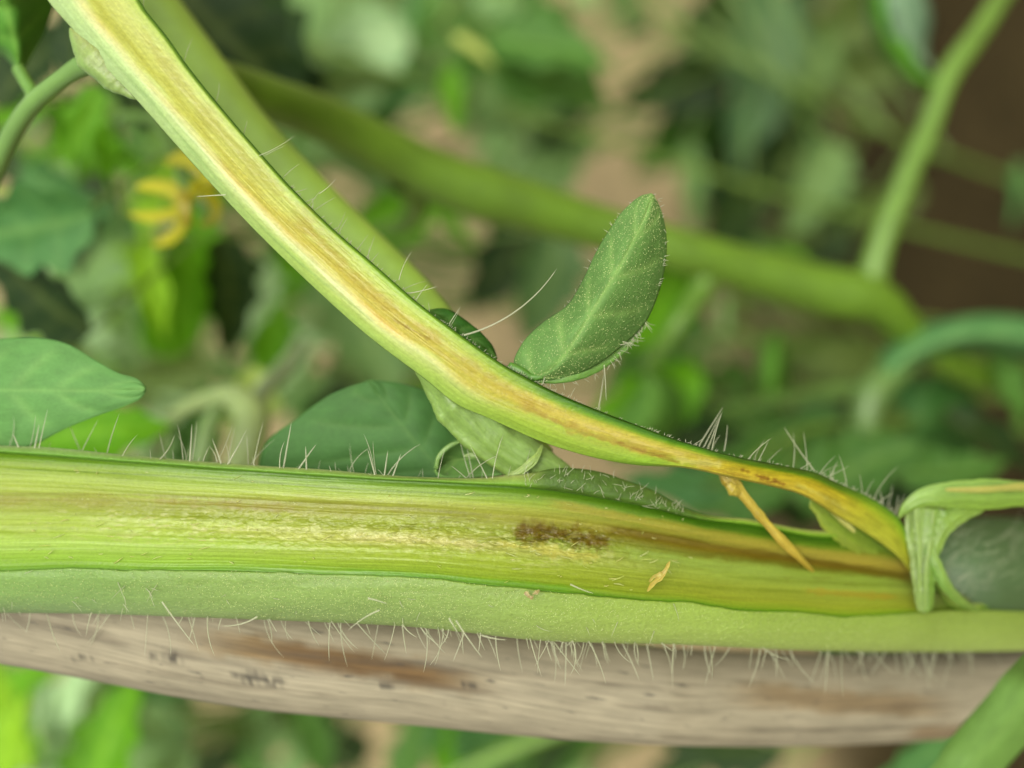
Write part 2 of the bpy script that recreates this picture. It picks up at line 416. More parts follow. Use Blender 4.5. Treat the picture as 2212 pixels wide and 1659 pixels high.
# ---- skin of the main stem: lip, band below the cut, back, upper rim
nx2 = 620
X2 = np.linspace(-260, 2300, nx2)
yF, yL, yB, yT, dS = spl(Y_FACE, X2), spl(Y_LIP, X2), spl(Y_BOT, X2), spl(Y_TOP, X2), spl(D_STEM, X2)
wob = (fbm(X2 / 38, X2 * 0, 5, 4) - 0.5) * 7
yL = yL + wob * 0.8
H2 = (yB - yT) * PX
prof_y, prof_d, prof_c = [], [], []
def row(y, d, c):
    prof_y.append(y); prof_d.append(d); prof_c.append(np.broadcast_to(lin(c) / K, (nx2, 3)))
row(yL + 3, dS + H2 * (-0.04), (110, 165, 30))
row(yL - 1, dS + H2 * (-0.088), (124, 168, 48))
for k in range(30):
    w = (k / 29.0); a = w * math.pi / 2
    c = np.array((136, 170, 78)) * (1 - w) + np.array((150, 178, 108)) * w
    row(yL + (yB - yL) * math.sin(a) if k else yL + 1.5, dS + H2 * (-0.100 + 0.245 * (1 - math.cos(a))), c)
cy = (yT + yB) / 2; 
for k in range(1, 26):
    a = k / 26.0 * math.pi
    row(cy + (yB - yT) / 2 * math.cos(a), dS + H2 * (0.145 + 0.22 * math.sin(a) - 0.045 * k / 26.0), (118, 158, 70))
row(yT, dS + H2 * 0.095, (150, 172, 105))
for k in range(1, 8):
    w = k / 8.0
    row(yT + (yF - yT) * w, dS + H2 * (0.095 - 0.045 * math.sin(w * math.pi * 0.55)), np.array((168, 185, 118)) * (1 - w) + np.array((104, 158, 30)) * w)
row(yF + 2, dS + H2 * 0.075, (98, 155, 25))
row(yF + 3, dS + H2 * 0.125, (92, 150, 20))
Yp = np.stack(prof_y, 1); Dp = np.stack(prof_d, 1); Cp = np.stack(prof_c, 1)
Xp = np.repeat(X2[:, None], Yp.shape[1], 1)
Dp = Dp + (fbm(Xp / 60, Yp / 26, 12, 4) - 0.5) * 5 * PX + (fbm(Xp / 500, Yp / 9, 13, 3) - 0.5) * 3 * PX
mott = fbm(Xp / 300, Yp / 40, 41, 4)
wr = sstep(700, 1500, Xp)[..., None]
Cp = Cp * (0.86 + 0.28 * mott)[..., None]
Cp = Cp * (1 - wr * 0.75) + wr * 0.75 * Cp * np.array([1.42, 1.26, 0.92])
nodew = (sstep(1120, 1190, Xp) * (1 - sstep(1480, 1600, Xp)) * (np.arange(Yp.shape[1]) > Yp.shape[1] - 24)[None, :])[..., None] * 0.95
Cp = Cp * (1 - nodew) + nodew * (lin((76, 112, 30)) / K) * (0.6 + 0.8 * fbm(Xp / 14, Yp / 10, 66, 4))[..., None]
bluish = (1 - sstep(100, 520, Xp))[..., None] * 0.5
Cp = Cp * (1 - bluish) + bluish * Cp * np.array([0.80, 0.98, 1.10])
rind = mesh_obj('rind', P(Xp, Yp, Dp).reshape(-1, 3), grid_faces(nx2, Yp.shape[1]), M_RIND, plant, Cp, np.stack([Xp * PX, (Yp + Dp / PX) * PX], -1))
rind['label'] = 'matte green hairy skin along the lower side of the stem'

# ---- unsplit stem below the collar, down to the soil
def lower_path(n=60):
    a = [(1992, 1250, 0.0212), (2060, 1248, 0.0212), (2140, 1246, 0.0228), (2212, 1248, 0.0246), (2300, 1256, 0.0262)]
    pts = [P(*[np.array(v_) for v_ in q]) for q in a]
    last = pts[-1]; end = np.array([FOOT[0], FOOT[1], -0.012])
    for k in range(1, 9):
        w = k / 8.0; q = last * (1 - w) + end * w
        q[1] -= 0.02 * math.sin(w * math.pi); pts.append(q)
    p = np.array(pts)
    return spl(np.column_stack([np.arange(len(p)), p]), np.linspace(0, len(p) - 1, n))
LP = lower_path(90)
rad = np.interp(np.arange(90), [0, 8, 40, 89], [0.0050, 0.0060, 0.0064, 0.0075])
v_, f_ = tube_arrays(LP, rad, 28)
cc = np.broadcast_to(lin((82, 112, 66)) / K, (len(v_), 3)) * (0.8 + 0.4 * fbm(v_[:, 2] * 300, v_[:, 0] * 600, 3))[:, None]
low = mesh_obj('lower_stem', v_, f_, M_RIND, plant, cc, np.stack([v_[:, 2], v_[:, 0]], -1))

up = P(np.array([-180., -330, -700, -1200, -1900, -2800]), np.array([1140., 1138, 1110, 1080, 1010, 920]), np.array([.0056, .0058, .006, .008, .012, .02]))
v_, f_ = tube_arrays(spl(np.column_stack([np.arange(6.), up]), np.linspace(0, 5, 60)), np.interp(np.arange(60), [0, 6, 59], [.0046, .0064, .0045]), 24)
mesh_obj('upper_stem', v_, f_, M_RIND, plant, np.broadcast_to(lin((124, 158, 80)) / K, (len(v_), 3)), np.stack([v_[:, 2], v_[:, 0]], -1))
# ---- ribbons of torn tissue
def ribbon(name, pts, width, thick, c0, c1, parent, mat=None, n=60, m=14, ragged=0.08, seed=1, folds=0.0):
    """a torn strip: centre line (x, y, d metres), widths in traced units, thickness share of width"""
    c = curve(pts, n); c[:, 2] += sink(c[:, 0]); w = np.interp(np.linspace(0, 1, n), np.linspace(0, 1, len(width)), width)
    w = w * (1 + ragged * (fbm(np.arange(n) / 5.0, np.arange(n) * 0.0, seed) - 0.5) * 4)
    e_ = np.minimum(np.arange(n), np.arange(n)[::-1]) / (n * 0.07); w = w * np.sqrt(np.clip(1 - (1 - np.clip(e_, 0, 1)) ** 2, 0.004, 1))
    t = np.gradient(c[:, :2], axis=0); t /= np.linalg.norm(t, axis=1)[:, None]; nn = np.stack([-t[:, 1], t[:, 0]], 1)
    a = np.linspace(0, 2 * np.pi, m * 2, endpoint=False)
    ca = np.sign(np.cos(a)) * np.abs(np.cos(a)) ** 0.8; sa = np.sin(a)
    X = c[:, 0:1] + nn[:, 0:1] * w[:, None] / 2 * ca; Y = c[:, 1:2] + nn[:, 1:2] * w[:, None] / 2 * ca
    lump = (fbm(np.arange(n)[:, None] / 4.0, ca[None, :] * 2.5 + 9, seed + 3) - 0.5) * 0.10
    D = c[:, 2:3] + w[:, None] * PX * (thick * sa[None, :] / 2 + (lump + folds * np.sin(ca[None, :] * 9 + np.arange(n)[:, None] * 0.05)) * (sa[None, :] < 0.3))
    s = np.repeat(np.linspace(0, 1, n)[:, None], 2 * m, 1)
    f = np.clip((ca[None, :] + 1) / 2 + (fbm(s * 7, ca[None, :] * 4 + 20, seed + 9) - 0.5) * 0.5, 0, 1)
    A = lin(c0) / K; B_ = lin(c1) / K
    C = A * (1 - f[..., None]) + B_ * f[..., None]
    C = C * (0.85 + 0.3 * fbm(s * 30, ca[None, :] * 8 + 5, seed + 11))[..., None]
    L = np.concatenate([[0], np.cumsum(np.linalg.norm(np.diff(c[:, :2], axis=0), axis=1))]) * PX
    U = np.stack([np.repeat(L[:, None], 2 * m, 1), ca[None, :] * w[:, None] * PX / 2], -1)
    V = P(X, Y, D); F_ = [grid_faces(n, 2 * m, True)]
    vv = V.reshape(-1, 3); k = len(vv)
    o = mesh_obj(name, vv, F_[0], mat or M_TORN, parent, C, U)
    return o

strip = ribbon('peeled_ribbon', [(1940, 1122, 0.0058), (1956, 1098, 0.0052), (1992, 1076, 0.0047), (2050, 1069, 0.0044), (2120, 1068, 0.0046), (2212, 1067, 0.0055), (2300, 1074, 0.0075), (2390, 1100, 0.011)], [10, 40, 58, 62, 56, 56, 54, 30], 0.25, (150, 190, 92), (128, 166, 52), plant, seed=4, folds=0.05)
strip['label'] = 'pale green peeled ribbon arching away from the split'
collar = ribbon('split_collar', [(2006, 1092, 0.0056), (1998, 1150, 0.0054), (1996, 1210, 0.0052), (1996, 1270, 0.0050), (1998, 1324, 0.0052)], [112, 84, 64, 48, 40], 0.45, (116, 158, 52), (150, 178, 92), plant, seed=8, ragged=0.08, folds=0.07)
curl = ribbon('torn_flap', [(2000, 1175, 0.0050), (2022, 1222, 0.0046), (2046, 1268, 0.0046), (2082, 1304, 0.0056), (2120, 1320, 0.0075)], [26, 30, 24, 20, 10], 0.6, (142, 178, 84), (116, 160, 54), plant, seed=12, folds=0.05)
fillet = ribbon('torn_flap', [(2130, 1092, 0.0052), (2070, 1108, 0.0050), (2034, 1140, 0.0049), (2016, 1186, 0.0049), (2008, 1240, 0.0051)], [20, 46, 46, 34, 16], 0.4, (138, 172, 72), (124, 164, 54), plant, seed=14, folds=0.06)
hollow = ribbon('torn_flap', [(2000, 1310, 0.0098), (2060, 1300, 0.0100), (2110, 1318, 0.0105)], [60, 44, 16], 0.4, (96, 110, 30), (110, 140, 36), plant, seed=13)

# ---- the peeled strip (half of the stem pulled aside)
FU = [(-160, -690), (20, -420), (180, -170), (238, -90), (300, 0), (317, 27), (360, 80), (410, 150), (483, 240), (567, 337), (633, 410), (717, 493), (800, 565), (897, 650), (970, 706), (1074, 780), (1137, 816), (1204, 850), (1290, 886), (1387, 923), (1470, 953), (1575, 983), (1675, 1003), (1758, 1020), (1808, 1043), (1875, 1073), (1922, 1103), (1948, 1130), (1964, 1170), (1982, 1225), (1990, 1262)]
FL = [(-340, -640), (-190, -410), (-30, -170), (38, -90), (103, 0), (122, 24), (165, 72), (222, 140), (292, 212), (380, 312), (452, 392), (540, 486), (630, 575), (745, 682), (820, 745), (920, 820), (985, 872), (1060, 905), (1165, 952), (1270, 985), (1370, 1004), (1480, 1011), (1578, 1032), (1680, 1054), (1738, 1072), (1800, 1110), (1868, 1150), (1915, 1182), (1945, 1208), (1970, 1242), (1984, 1268)]
D_FLAP = [(-700, 0.012), (-400, 0.0075), (-170, 0.004), (0, 0.0022), (240, 0.0008), (560, -0.0006), (820, -0.0010), (950, -0.0004), (1020, 0.0012), (1100, 0.0036), (1180, 0.0056), (1265, 0.0070)]
ns, ntt = 960, 90
cu, cl = curve(FU, 4000), curve(FL, 4000)
# matching stations by index of the traced pairs
k_ = np.linspace(0, len(FU) - 1, ns)
U_ = spl(np.column_stack([np.arange(len(FU)), np.array(FU, float)]), k_); L_ = spl(np.column_stack([np.arange(len(FL)), np.array(FL, float)]), k_)
wid = np.linalg.norm(U_ - L_, axis=1)
T = np.linspace(0, 1, ntt)[None, :]
Xf = L_[:, 0:1] + (U_[:, 0:1] - L_[:, 0:1]) * T; Yf = L_[:, 1:2] + (U_[:, 1:2] - L_[:, 1:2]) * T
mid = (U_ + L_) / 2
arc = np.concatenate([[0], np.cumsum(np.linalg.norm(np.diff(mid, axis=0), axis=1))])
S = np.repeat(arc[:, None], ntt, 1); Tg = np.repeat(T, ns, 0)
TA = [(0, 168, 204, 128), (.10, 172, 208, 136), (.25, 178, 212, 136), (.31, 196, 218, 144), (.39, 212, 220, 142), (.45, 200, 196, 100), (.52, 188, 182, 78), (.60, 200, 196, 104), (.74, 204, 200, 118), (.86, 200, 202, 118), (.94, 184, 194, 96), (.975, 130, 162, 60), (1, 92, 132, 44)]
TB = [(0, 156, 196, 92), (.14, 174, 208, 102), (.27, 196, 214, 136), (.36, 212, 210, 122), (.43, 200, 180, 74), (.54, 196, 174, 70), (.64, 198, 188, 86), (.76, 190, 192, 86), (.88, 178, 192, 78), (.94, 150, 178, 58), (.975, 118, 156, 44), (1, 84, 124, 36)]
TC = [(0, 138, 180, 60), (.22, 150, 186, 60), (.38, 158, 182, 58), (.46, 180, 174, 64), (.56, 194, 172, 66), (.68, 204, 180, 82), (.78, 182, 174, 56), (.86, 112, 148, 20), (.94, 64, 110, 14), (1, 52, 84, 16)]
TD = [(0, 190, 165, 60), (.3, 198, 168, 54), (.58, 188, 162, 38), (.70, 160, 152, 24), (.80, 84, 118, 12), (1, 62, 84, 28)]
TE = [(0, 178, 172, 60), (.5, 172, 170, 50), (.8, 150, 170, 40), (1, 96, 140, 30)]
Tj = np.clip(Tg + (fbm(S / 110, Tg * 3, 61, 4) - 0.5) * 0.22 * np.sin(np.pi * Tg) + (fbm(S / 40, Tg * 9, 62, 3) - 0.5) * 0.05 * np.sin(np.pi * Tg), 0, 1)
xm = mid[:, 0][:, None] + 0 * Tg
def bl(a, b_): return sstep(a, b_, xm)[..., None]
Cf = stops(TA, Tj); Cf = Cf * (1 - bl(300, 800)) + stops(TB, Tj) * bl(300, 800); Cf = Cf * (1 - bl(850, 1200)) + stops(TC, Tj) * bl(850, 1200)
Cf = Cf * (1 - bl(1420, 1600)) + stops(TD, Tj) * bl(1420, 1600); Cf = Cf * (1 - bl(1760, 1920)) + stops(TE, Tj) * bl(1760, 1920)
fibf = fbm(S / 90, Tg * 46, 71, 4)
Cf = Cf * (1.00 + 0.14 * fibf)[..., None] * (0.88 + 0.24 * fbm(S / 7, Tg * 22, 73, 3))[..., None]
SF = [
    ([(300, 60), (400, 190), (520, 330), (640, 450), (760, 570)], 13, (176, 160, 60), .45, .95),
    ([(640, 470), (760, 590), (880, 690), (960, 740)], 12, (186, 152, 54), .5, .9),
    ([(900, 700), (1000, 778), (1100, 842), (1200, 890)], 10, (182, 148, 52), .45, .9),
    ([(1120, 868), (1220, 918), (1340, 958), (1450, 985)], 10, (172, 132, 48), .6, .8),
    ([(1250, 915), (1330, 940), (1420, 968), (1480, 985)], 6, (216, 190, 110), .7, .9),
    ([(1330, 955), (1400, 978), (1470, 1000)], 4, (140, 92, 30), .6, .8),
    ([(1460, 990), (1510, 1000), (1560, 1003)], 9, (214, 196, 112), .75, .7),
    ([(1600, 1014), (1612, 1018), (1622, 1021)], 4, (128, 78, 22), .8, 1.0),
    ([(1630, 1026), (1648, 1031), (1664, 1036)], 5, (120, 70, 20), .85, 1.0),
    ([(1668, 1036), (1682, 1042), (1696, 1048)], 6, (132, 74, 24), .85, 1.0),
    ([(1640, 1036), (1652, 1040), (1668, 1044)], 2.5, (142, 90, 30), .7, 1.0),
    ([(1720, 1046), (1770, 1068), (1830, 1104)], 5, (206, 190, 92), .6, 1.0),
    ([(1500, 1004), (1600, 1028), (1700, 1056)], 4, (176, 136, 40), .5, 1.0),
    ([(850, 690), (930, 735)], 4, (140, 100, 30), .6, .8),
    ([(160, 40), (300, 190), (480, 400), (640, 560), (800, 690)], 4, (132, 178, 96), .4, .9),
    ([(190, 110), (330, 270), (500, 430)], 3, (136, 178, 102), .4, .9),
]
Cf = streaks((Xf, Yf), Cf, SF, 900)
inner = np.maximum(sstep(0.34, 0.46, Tg), sstep(1300, 1500, xm))[..., None]
Cf = Cf * (np.array([1.10, 1.0, 1.08]) * (1 - inner) + np.array([0.92, 1.05, 0.90]) * inner)
Cf = Cf * (1 + sstep(1350, 1500, xm) * (fbm(S / 26, Tg * 8, 75, 4) - 0.5) * 0.7)[..., None]
# section: slanted skin side, crest, flat cut face, rounded far edge
wpx = wid[:, None] * PX
crest = np.interp(mid[:, 0], [0, 700, 1100, 1500, 1800], [0.34, 0.30, 0.42, 0.12, 0.1])[:, None]
left_ = np.clip(Tg / crest, 0, 1)
prof = np.where(Tg < crest, 0.15 * (1 - np.sin(left_ * math.pi / 2)) , 0) + 0.05 * sstep(0.0, 1.0, (Tg - crest) / (1 - crest)) + 0.05 * sstep(0.94, 1.0, Tg) ** 2 + 0.03 * np.sin(np.pi * np.clip((Tg - crest) / (1 - crest), 0, 1))
prof = prof * np.interp(mid[:, 0], [1000, 1700], [1, 0.8])[:, None]
rel = (fbm(S / 220, Tg * 12, 91, 3) - 0.5) * 2.4 + (fibf - 0.5) * 0.8 + (fbm(S / 10, Tg * 16, 95, 3) - 0.5) * 1.2 * sstep(0.4, 0.5, Tg) * (1 - sstep(.8, .95, Tg))
df = (spl(D_FLAP, mid[:, 1]) + sink(mid[:, 0]))[:, None]
Df = df + wpx * prof + rel * PX
flap = mesh_obj('peeled_half', P(Xf, Yf, Df).reshape(-1, 3), grid_faces(ns, ntt), M_CORE, plant, Cf, np.stack([S * PX, Tg * wpx], -1))
flap['label'] = 'peeled half of the stem with yellow brown inner tissue'
# outer skin of the peeled half (back, hidden side, rim)
nb = 20; nsb = 300; ks = np.linspace(0, ns - 1, nsb).astype(int)
A_ = np.linspace(0, 1, nb)[None, :]
Ub, Lb, wb, db = U_[ks], L_[ks], wpx[ks], df[ks]
d0 = (Df[ks, 0:1] - 0.004 * wb); d1 = (Df[ks, -1:] - 0.01 * wb)
out_ = 1.0 + 0.012 * np.sin(np.pi * A_) 
ca = 0.5 - 0.5 * np.cos(np.pi * A_)
Xb = Lb[:, 0:1] + (Ub[:, 0:1] - Lb[:, 0:1]) * (ca * 1.012 - 0.004); Yb = Lb[:, 1:2] + (Ub[:, 1:2] - Lb[:, 1:2]) * (ca * 1.012 - 0.004)
Db = d0 * (1 - A_) + d1 * A_ + wb * 0.40 * np.sin(np.pi * A_)
Cb = np.broadcast_to(lin((120, 160, 74)) / K, Xb.shape + (3,)) * (0.85 + 0.3 * fbm(Xb / 50, Yb / 50, 15))[..., None]
fr = mesh_obj('outer_skin', P(Xb, Yb, Db).reshape(-1, 3), grid_faces(nsb, nb), M_RIND, flap, Cb, np.stack([arc[ks][:, None] * PX + 0 * A_, A_ * wb], -1))

# fin, tongue and strand between the peeled half and the stem
fin = ribbon('torn_flap', [(1752, 1078, 0.0056), (1790, 1112, 0.0060), (1838, 1150, 0.0068), (1900, 1190, 0.0084), (1950, 1215, 0.0092)], [30, 62, 76, 60, 30], 0.12, (104, 146, 34), (150, 172, 54), plant, seed=21, ragged=0.16, folds=0.05)
tong = ribbon('torn_fibre', [(1778, 1078, 0.0050), (1806, 1106, 0.0050), (1830, 1132, 0.0051), (1848, 1150, 0.0053)], [16, 20, 18, 8], 0.6, (200, 206, 120), (186, 186, 90), plant, seed=22)
strand = ribbon('torn_fibre', [(1556, 1016, 0.0046), (1578, 1040, 0.0044), (1600, 1064, 0.0043), (1650, 1124, 0.0044), (1700, 1178, 0.0046), (1736, 1214, 0.0052), (1760, 1238, 0.0066)], [30, 30, 21, 17, 21, 14, 6], 0.7, (204, 186, 70), (184, 158, 46), plant, seed=23, ragged=0.16, folds=0.06)
strand['label'] = 'orange yellow fibre strand bridging the split'
lump = ribbon('torn_fibre', [(1572, 1044, 0.0042), (1588, 1060, 0.0040), (1602, 1064, 0.0042)], [16, 30, 12], 0.9, (206, 188, 70), (192, 172, 58), plant, seed=24)
chip = ribbon('torn_fibre', [(1447, 1212, 0.0002), (1436, 1234, 0.0000), (1424, 1248, 0.0002), (1408, 1264, 0.0006), (1398, 1278, 0.0010)], [4, 10, 16, 9, 4], 0.3, (204, 186, 84), (190, 166, 62), plant, seed=25, ragged=0.3, n=40, folds=0.12)
ribbon('torn_fibre', [(1441, 1236, 0.0002), (1428, 1240, 0.0000), (1412, 1246, 0.0003), (1402, 1258, 0.0008)], [4, 9, 7, 3], 0.3, (206, 192, 96), (186, 168, 66), chip, seed=27, ragged=0.3, n=30, folds=0.12)
crumb_ = ribbon('pith_crumb', [(1134, 1278, -0.0017), (1143, 1288, -0.0018), (1152, 1293, -0.0017)], [5, 12, 5], 0.5, (186, 172, 116), (170, 150, 100), plant, seed=26, n=24, ragged=0.35, folds=0.1)
ribbon('pith_crumb', [(1150, 1284, -0.0017), (1158, 1280, -0.0018), (1166, 1274, -0.0017)], [4, 9, 4], 0.5, (190, 176, 120), (172, 154, 104), crumb_, seed=28, n=20, ragged=0.35, folds=0.1)
# loose fibres lifted from the cut pith
fb = Bag()
for k in range(150):
    x = rng.uniform(40, 1500); v = rng.choice([0.1, 0.33, 0.55, 0.6, 0.66, 0.86]) + rng.normal(0, 0.04)
    y = spl(Y_FACE, np.array([x]))[0] * (1 - v) + spl(Y_LIP, np.array([x]))[0] * v
    i = int(np.clip((x + 260) / 2270 * (nx - 1), 0, nx - 1)); j = int(np.clip(v * (nv - 1), 0, nv - 1)); d = D1[i, j]
    l = 4 + 26 * rng.random() ** 2; sl = rng.normal(0.05, 0.35)
    h = rng.uniform(1, 5) * PX
    pts = P(np.array([x, x + l * .5, x + l]), np.array([y, y + l * .5 * sl, y + l * sl + rng.normal(0, 2)]), np.array([d, d - h, d - h * 0.3]))
    fb.tube(pts, np.array([0.6, 0.9, 0.4]) * PX * rng.uniform(0.7, 1.5), 5, c=alb(*[(206, 216, 130), (190, 206, 90), (204, 204, 110)][k % 3]))
tag(fb.build('loose_fibre', M_TORN, face), kind='stuff')

# ---- side shoot stub and its little bract under the peeled half
stub = ribbon('side_shoot', [(900, 738, 0.0026), (955, 806, 0.0024), (1015, 875, 0.0026), (1062, 935, 0.0030), (1115, 982, 0.0036), (1185, 1022, 0.0042), (1240, 1050, 0.0048)], [70, 96, 150, 132, 106, 90, 60], 0.5, (158, 196, 104), (142, 178, 84), plant, seed=31, ragged=0.03, n=70, m=30, folds=0.035)
stub['label'] = 'pale green side shoot stub under the peeled strip'
rib2 = ribbon('bract_edge', [(1020, 1062, 0.0026), (1080, 1040, 0.0022), (1130, 1014, 0.0020), (1160, 985, 0.0022), (1172, 960, 0.0026)], [3, 12, 17, 20, 6], 0.35, (160, 186, 98), (146, 178, 84), stub, seed=32, folds=0.08)
rib3 = ribbon('bract_edge', [(944, 1014, 0.0034), (946, 992, 0.0032), (968, 966, 0.0032), (1006, 950, 0.0036)], [6, 11, 9, 4], 0.7, (146, 182, 104), (128, 170, 88), stub, seed=33)
rib4 = ribbon('bract_edge', [(1000, 985, 0.0036), (1060, 980, 0.0034), (1130, 992, 0.0032), (1165, 1000, 0.0034)], [6, 22, 30, 26], 0.2, (146, 178, 88), (132, 170, 78), stub, seed=34)

# ------------------------------------------------------------------ leaves
def leaf_blade(name, edge_a, edge_b, ribline, dmid, dedge_a, dedge_b, color, parent, n=60, m=29, veins=5, vs_=1.0, seed=0, mat=None, bump=1.0):
    """leaf traced by its two edges and midrib, each base -> tip; depths in metres (number or list along the leaf)"""
    a, b_, r_ = curve(edge_a, n), curve(edge_b, n), curve(ribline, n)
    s = np.linspace(0, 1, n)
    g_ = lambda q: np.interp(s, np.linspace(0, 1, np.size(q)), np.atleast_1d(q))
    da, dm, db_ = g_(dedge_a), g_(dmid), g_(dedge_b)
    T = np.linspace(-1, 1, m)[None, :]; tp = np.clip(T, 0, 1); tn = np.clip(-T, 0, 1); t0 = 1 - tp - tn
    X = a[:, :1] * tn + r_[:, :1] * t0 + b_[:, :1] * tp; Y = a[:, 1:2] * tn + r_[:, 1:2] * t0 + b_[:, 1:2] * tp
    D = da[:, None] * tn ** 1.5 + db_[:, None] * tp ** 1.5 + dm[:, None] * (1 - tn ** 1.5 - tp ** 1.5)
    wloc = (np.linalg.norm(a - r_, axis=1) + np.linalg.norm(b_ - r_, axis=1))[:, None] / 2
    ss = s[:, None] + 0 * T
    ph = (ss * veins - np.abs(T) * 0.55 * veins / 5 * 1.6) 
    side = np.abs(((ph + 0.5) % 1.0) - 0.5)
    vein = np.maximum(np.exp(-(np.abs(T) * wloc / 5.0) ** 2), 0.7 * np.exp(-(side / veins * 300 / 7.0) ** 2) * sstep(0.02, .1, np.abs(T)) * (1 - sstep(.6, .95, np.abs(T))) * sstep(0, .08, ss))
    puff = (1 - np.clip(side * 2, 0, 1) ** 2) * 0 + np.sin(np.clip(side * 2, 0, 1) * math.pi / 2) * sstep(0, .15, np.abs(T)) * (1 - sstep(.7, 1, np.abs(T)))
    D = D + (fbm(ss * 5, T * 3 + 10, seed) - 0.5) * bump * 10 * PX + vein * 2.5 * PX * bump - puff * 7 * PX * bump
    pig = np.stack([vein * vs_, vein * 0, vein * 0], -1)
    o = mesh_obj(name, P(X, Y, D).reshape(-1, 3), grid_faces(n, m), mat or M_LEAF, parent, pig, np.stack([ss, T * 0.35 + 0 * ss], -1))
    o.color = (*[float(q) for q in color], 1)
    md = o.modifiers.new('thickness', 'SOLIDIFY'); md.thickness = 0.00022; md.offset = 0
    return o

# the crisp little leaf growing from the strip
small = leaf_blade('leaf', [(1138, 812), (1112, 786), (1128, 745), (1172, 700), (1228, 660), (1264, 600), (1290, 545), (1318, 498), (1356, 448), (1388, 424), (1408, 420)],
                   [(1142, 818), (1190, 822), (1246, 806), (1300, 778), (1346, 742), (1388, 702), (1418, 640), (1436, 560), (1436, 500), (1424, 450), (1410, 422)],
                   [(1140, 816), (1178, 806), (1208, 782), (1240, 738), (1268, 690), (1298, 640), (1330, 588), (1362, 530), (1390, 474), (1409, 421)],
                   [0.0006, -0.0012, -0.0014, -0.0006, 0.0010], [0.0012, 0.0010, 0.0012, 0.0012, 0.0014], [0.0008, 0.0012, 0.0030, 0.0030, 0.0016], alb(110, 156, 80), plant, n=110, m=61, veins=5, seed=3, bump=0.5)
small['label'] = 'small crisp fuzzy leaf growing from the peeled strip'
ribbon('leaf_stalk', [(1095, 792, 0.0006), (1120, 800, 0.0004), (1148, 815, 0.0004), (1180, 812, 0.0003)], [26, 22, 18, 8], 0.9, (96, 150, 50), (84, 140, 40), small, seed=40, n=24)
ribbon('leaf_margin', [(1150, 823, 0.0006), (1230, 815, 0.0010), (1300, 785, 0.0020), (1350, 748, 0.0028), (1396, 700, 0.0032)], [10, 20, 26, 22, 8], 0.5, (128, 176, 84), (108, 160, 66), small, seed=41)
bract = leaf_blade('bract', [(1160, 985), (1100, 962), (1040, 952), (1000, 950), (962, 966), (942, 996), (940, 1012)], [(1160, 1000), (1100, 1022), (1040, 1030), (990, 1032), (955, 1030), (942, 1022), (940, 1014)], [(1160, 992), (1090, 990), (1020, 990), (960, 1000), (940, 1013)], 0.0058, 0.0040, 0.0040, alb(118, 164, 84), stub, n=40, m=21, veins=4, seed=6, bump=0.8)
ribbon('peeled_ribbon', [(2040, 1058, 0.0040), (2120, 1058, 0.0040), (2212, 1052, 0.0048), (2300, 1058, 0.0068)], [8, 14, 16, 10], 0.5, (190, 186, 96), (172, 178, 84), strip, seed=44)
for k_2, (xa, xb) in enumerate([(1976, 1986), (2016, 2000)]):
    ribbon('torn_fibre', [(xa, 1100, 0.0046), ((xa + xb) / 2 + 3, 1160, 0.0045), (xb, 1230, 0.0043), (xb - 2, 1312, 0.0046)], [7, 10, 8, 5], 0.5, (150, 180, 94), (136, 170, 76), collar, seed=45 + k_2)
sliver = leaf_blade('leaf', [(925, 672), (960, 668), (1000, 690), (1040, 722), (1064, 752), (1072, 775)], [(925, 672), (950, 700), (985, 730), (1020, 755), (1050, 772), (1072, 778)], [(925, 672), (955, 686), (992, 712), (1030, 740), (1058, 762), (1072, 777)], 0.003, 0.0035, 0.0028, alb(52, 108, 26), plant, n=30, m=13, seed=5)
sliver['label'] = 'dark sliver of leaf tucked behind the peeled strip'

# leaves of the same plant further back
GREEN, BLUE, BRIGHT, DARK, PALE = alb(92, 152, 66), alb(108, 164, 88), alb(104, 160, 30), alb(60, 112, 44), alb(150, 190, 130)
l1 = leaf_blade('leaf', [(-260, 800), (-120, 745), (0, 733), (90, 731), (150, 745), (200, 775), (260, 808), (300, 822), (314, 838)], [(-260, 840), (-120, 950), (-20, 985), (70, 962), (150, 922), (215, 896), (280, 872), (305, 858), (314, 842)], [(-260, 820), (-100, 838), (60, 843), (200, 844), (314, 840)], [0.008, 0.0055, 0.0040], [0.010, 0.0068, 0.0042], [0.010, 0.0062, 0.0042], BLUE, plant, n=80, m=41, veins=6, seed=8, bump=0.35, vs_=0.6)
l1['label'] = 'blue green pointed leaf tip resting above the split stem'
l2 = leaf_blade('leaf', [(980, 1060), (1000, 960), (975, 900), (945, 860), (900, 838), (850, 826), (800, 822)], [(980, 1080), (850, 1060), (700, 1040), (560, 1010), (572, 962), (640, 905), (720, 850), (800, 822)], [(980, 1070), (930, 990), (880, 930), (840, 880), (800, 823)], 0.0085, [0.0095, 0.010, 0.0085], [0.010, 0.010, 0.0085], alb(82, 132, 66), plant, n=60, m=41, veins=5, seed=9, bump=0.5, vs_=0.35)
l2['label'] = 'broad dark green leaf behind the stem, under the side shoot'

def stalk(name, pts, rad, color, parent, n=50, sides=14):
    """green stalk through (x, y, d) points, radii in metres"""
    c = curve(pts, n); v, f = tube_arrays(P(c[:, 0], c[:, 1], c[:, 2]), np.interp(np.linspace(0, 1, n), np.linspace(0, 1, len(rad)), rad), sides)
    o = mesh_obj(name, v, f, M_STALK, parent); o.color = (*[float(q) for q in color], 1); return o

STALK = alb(128, 172, 54)
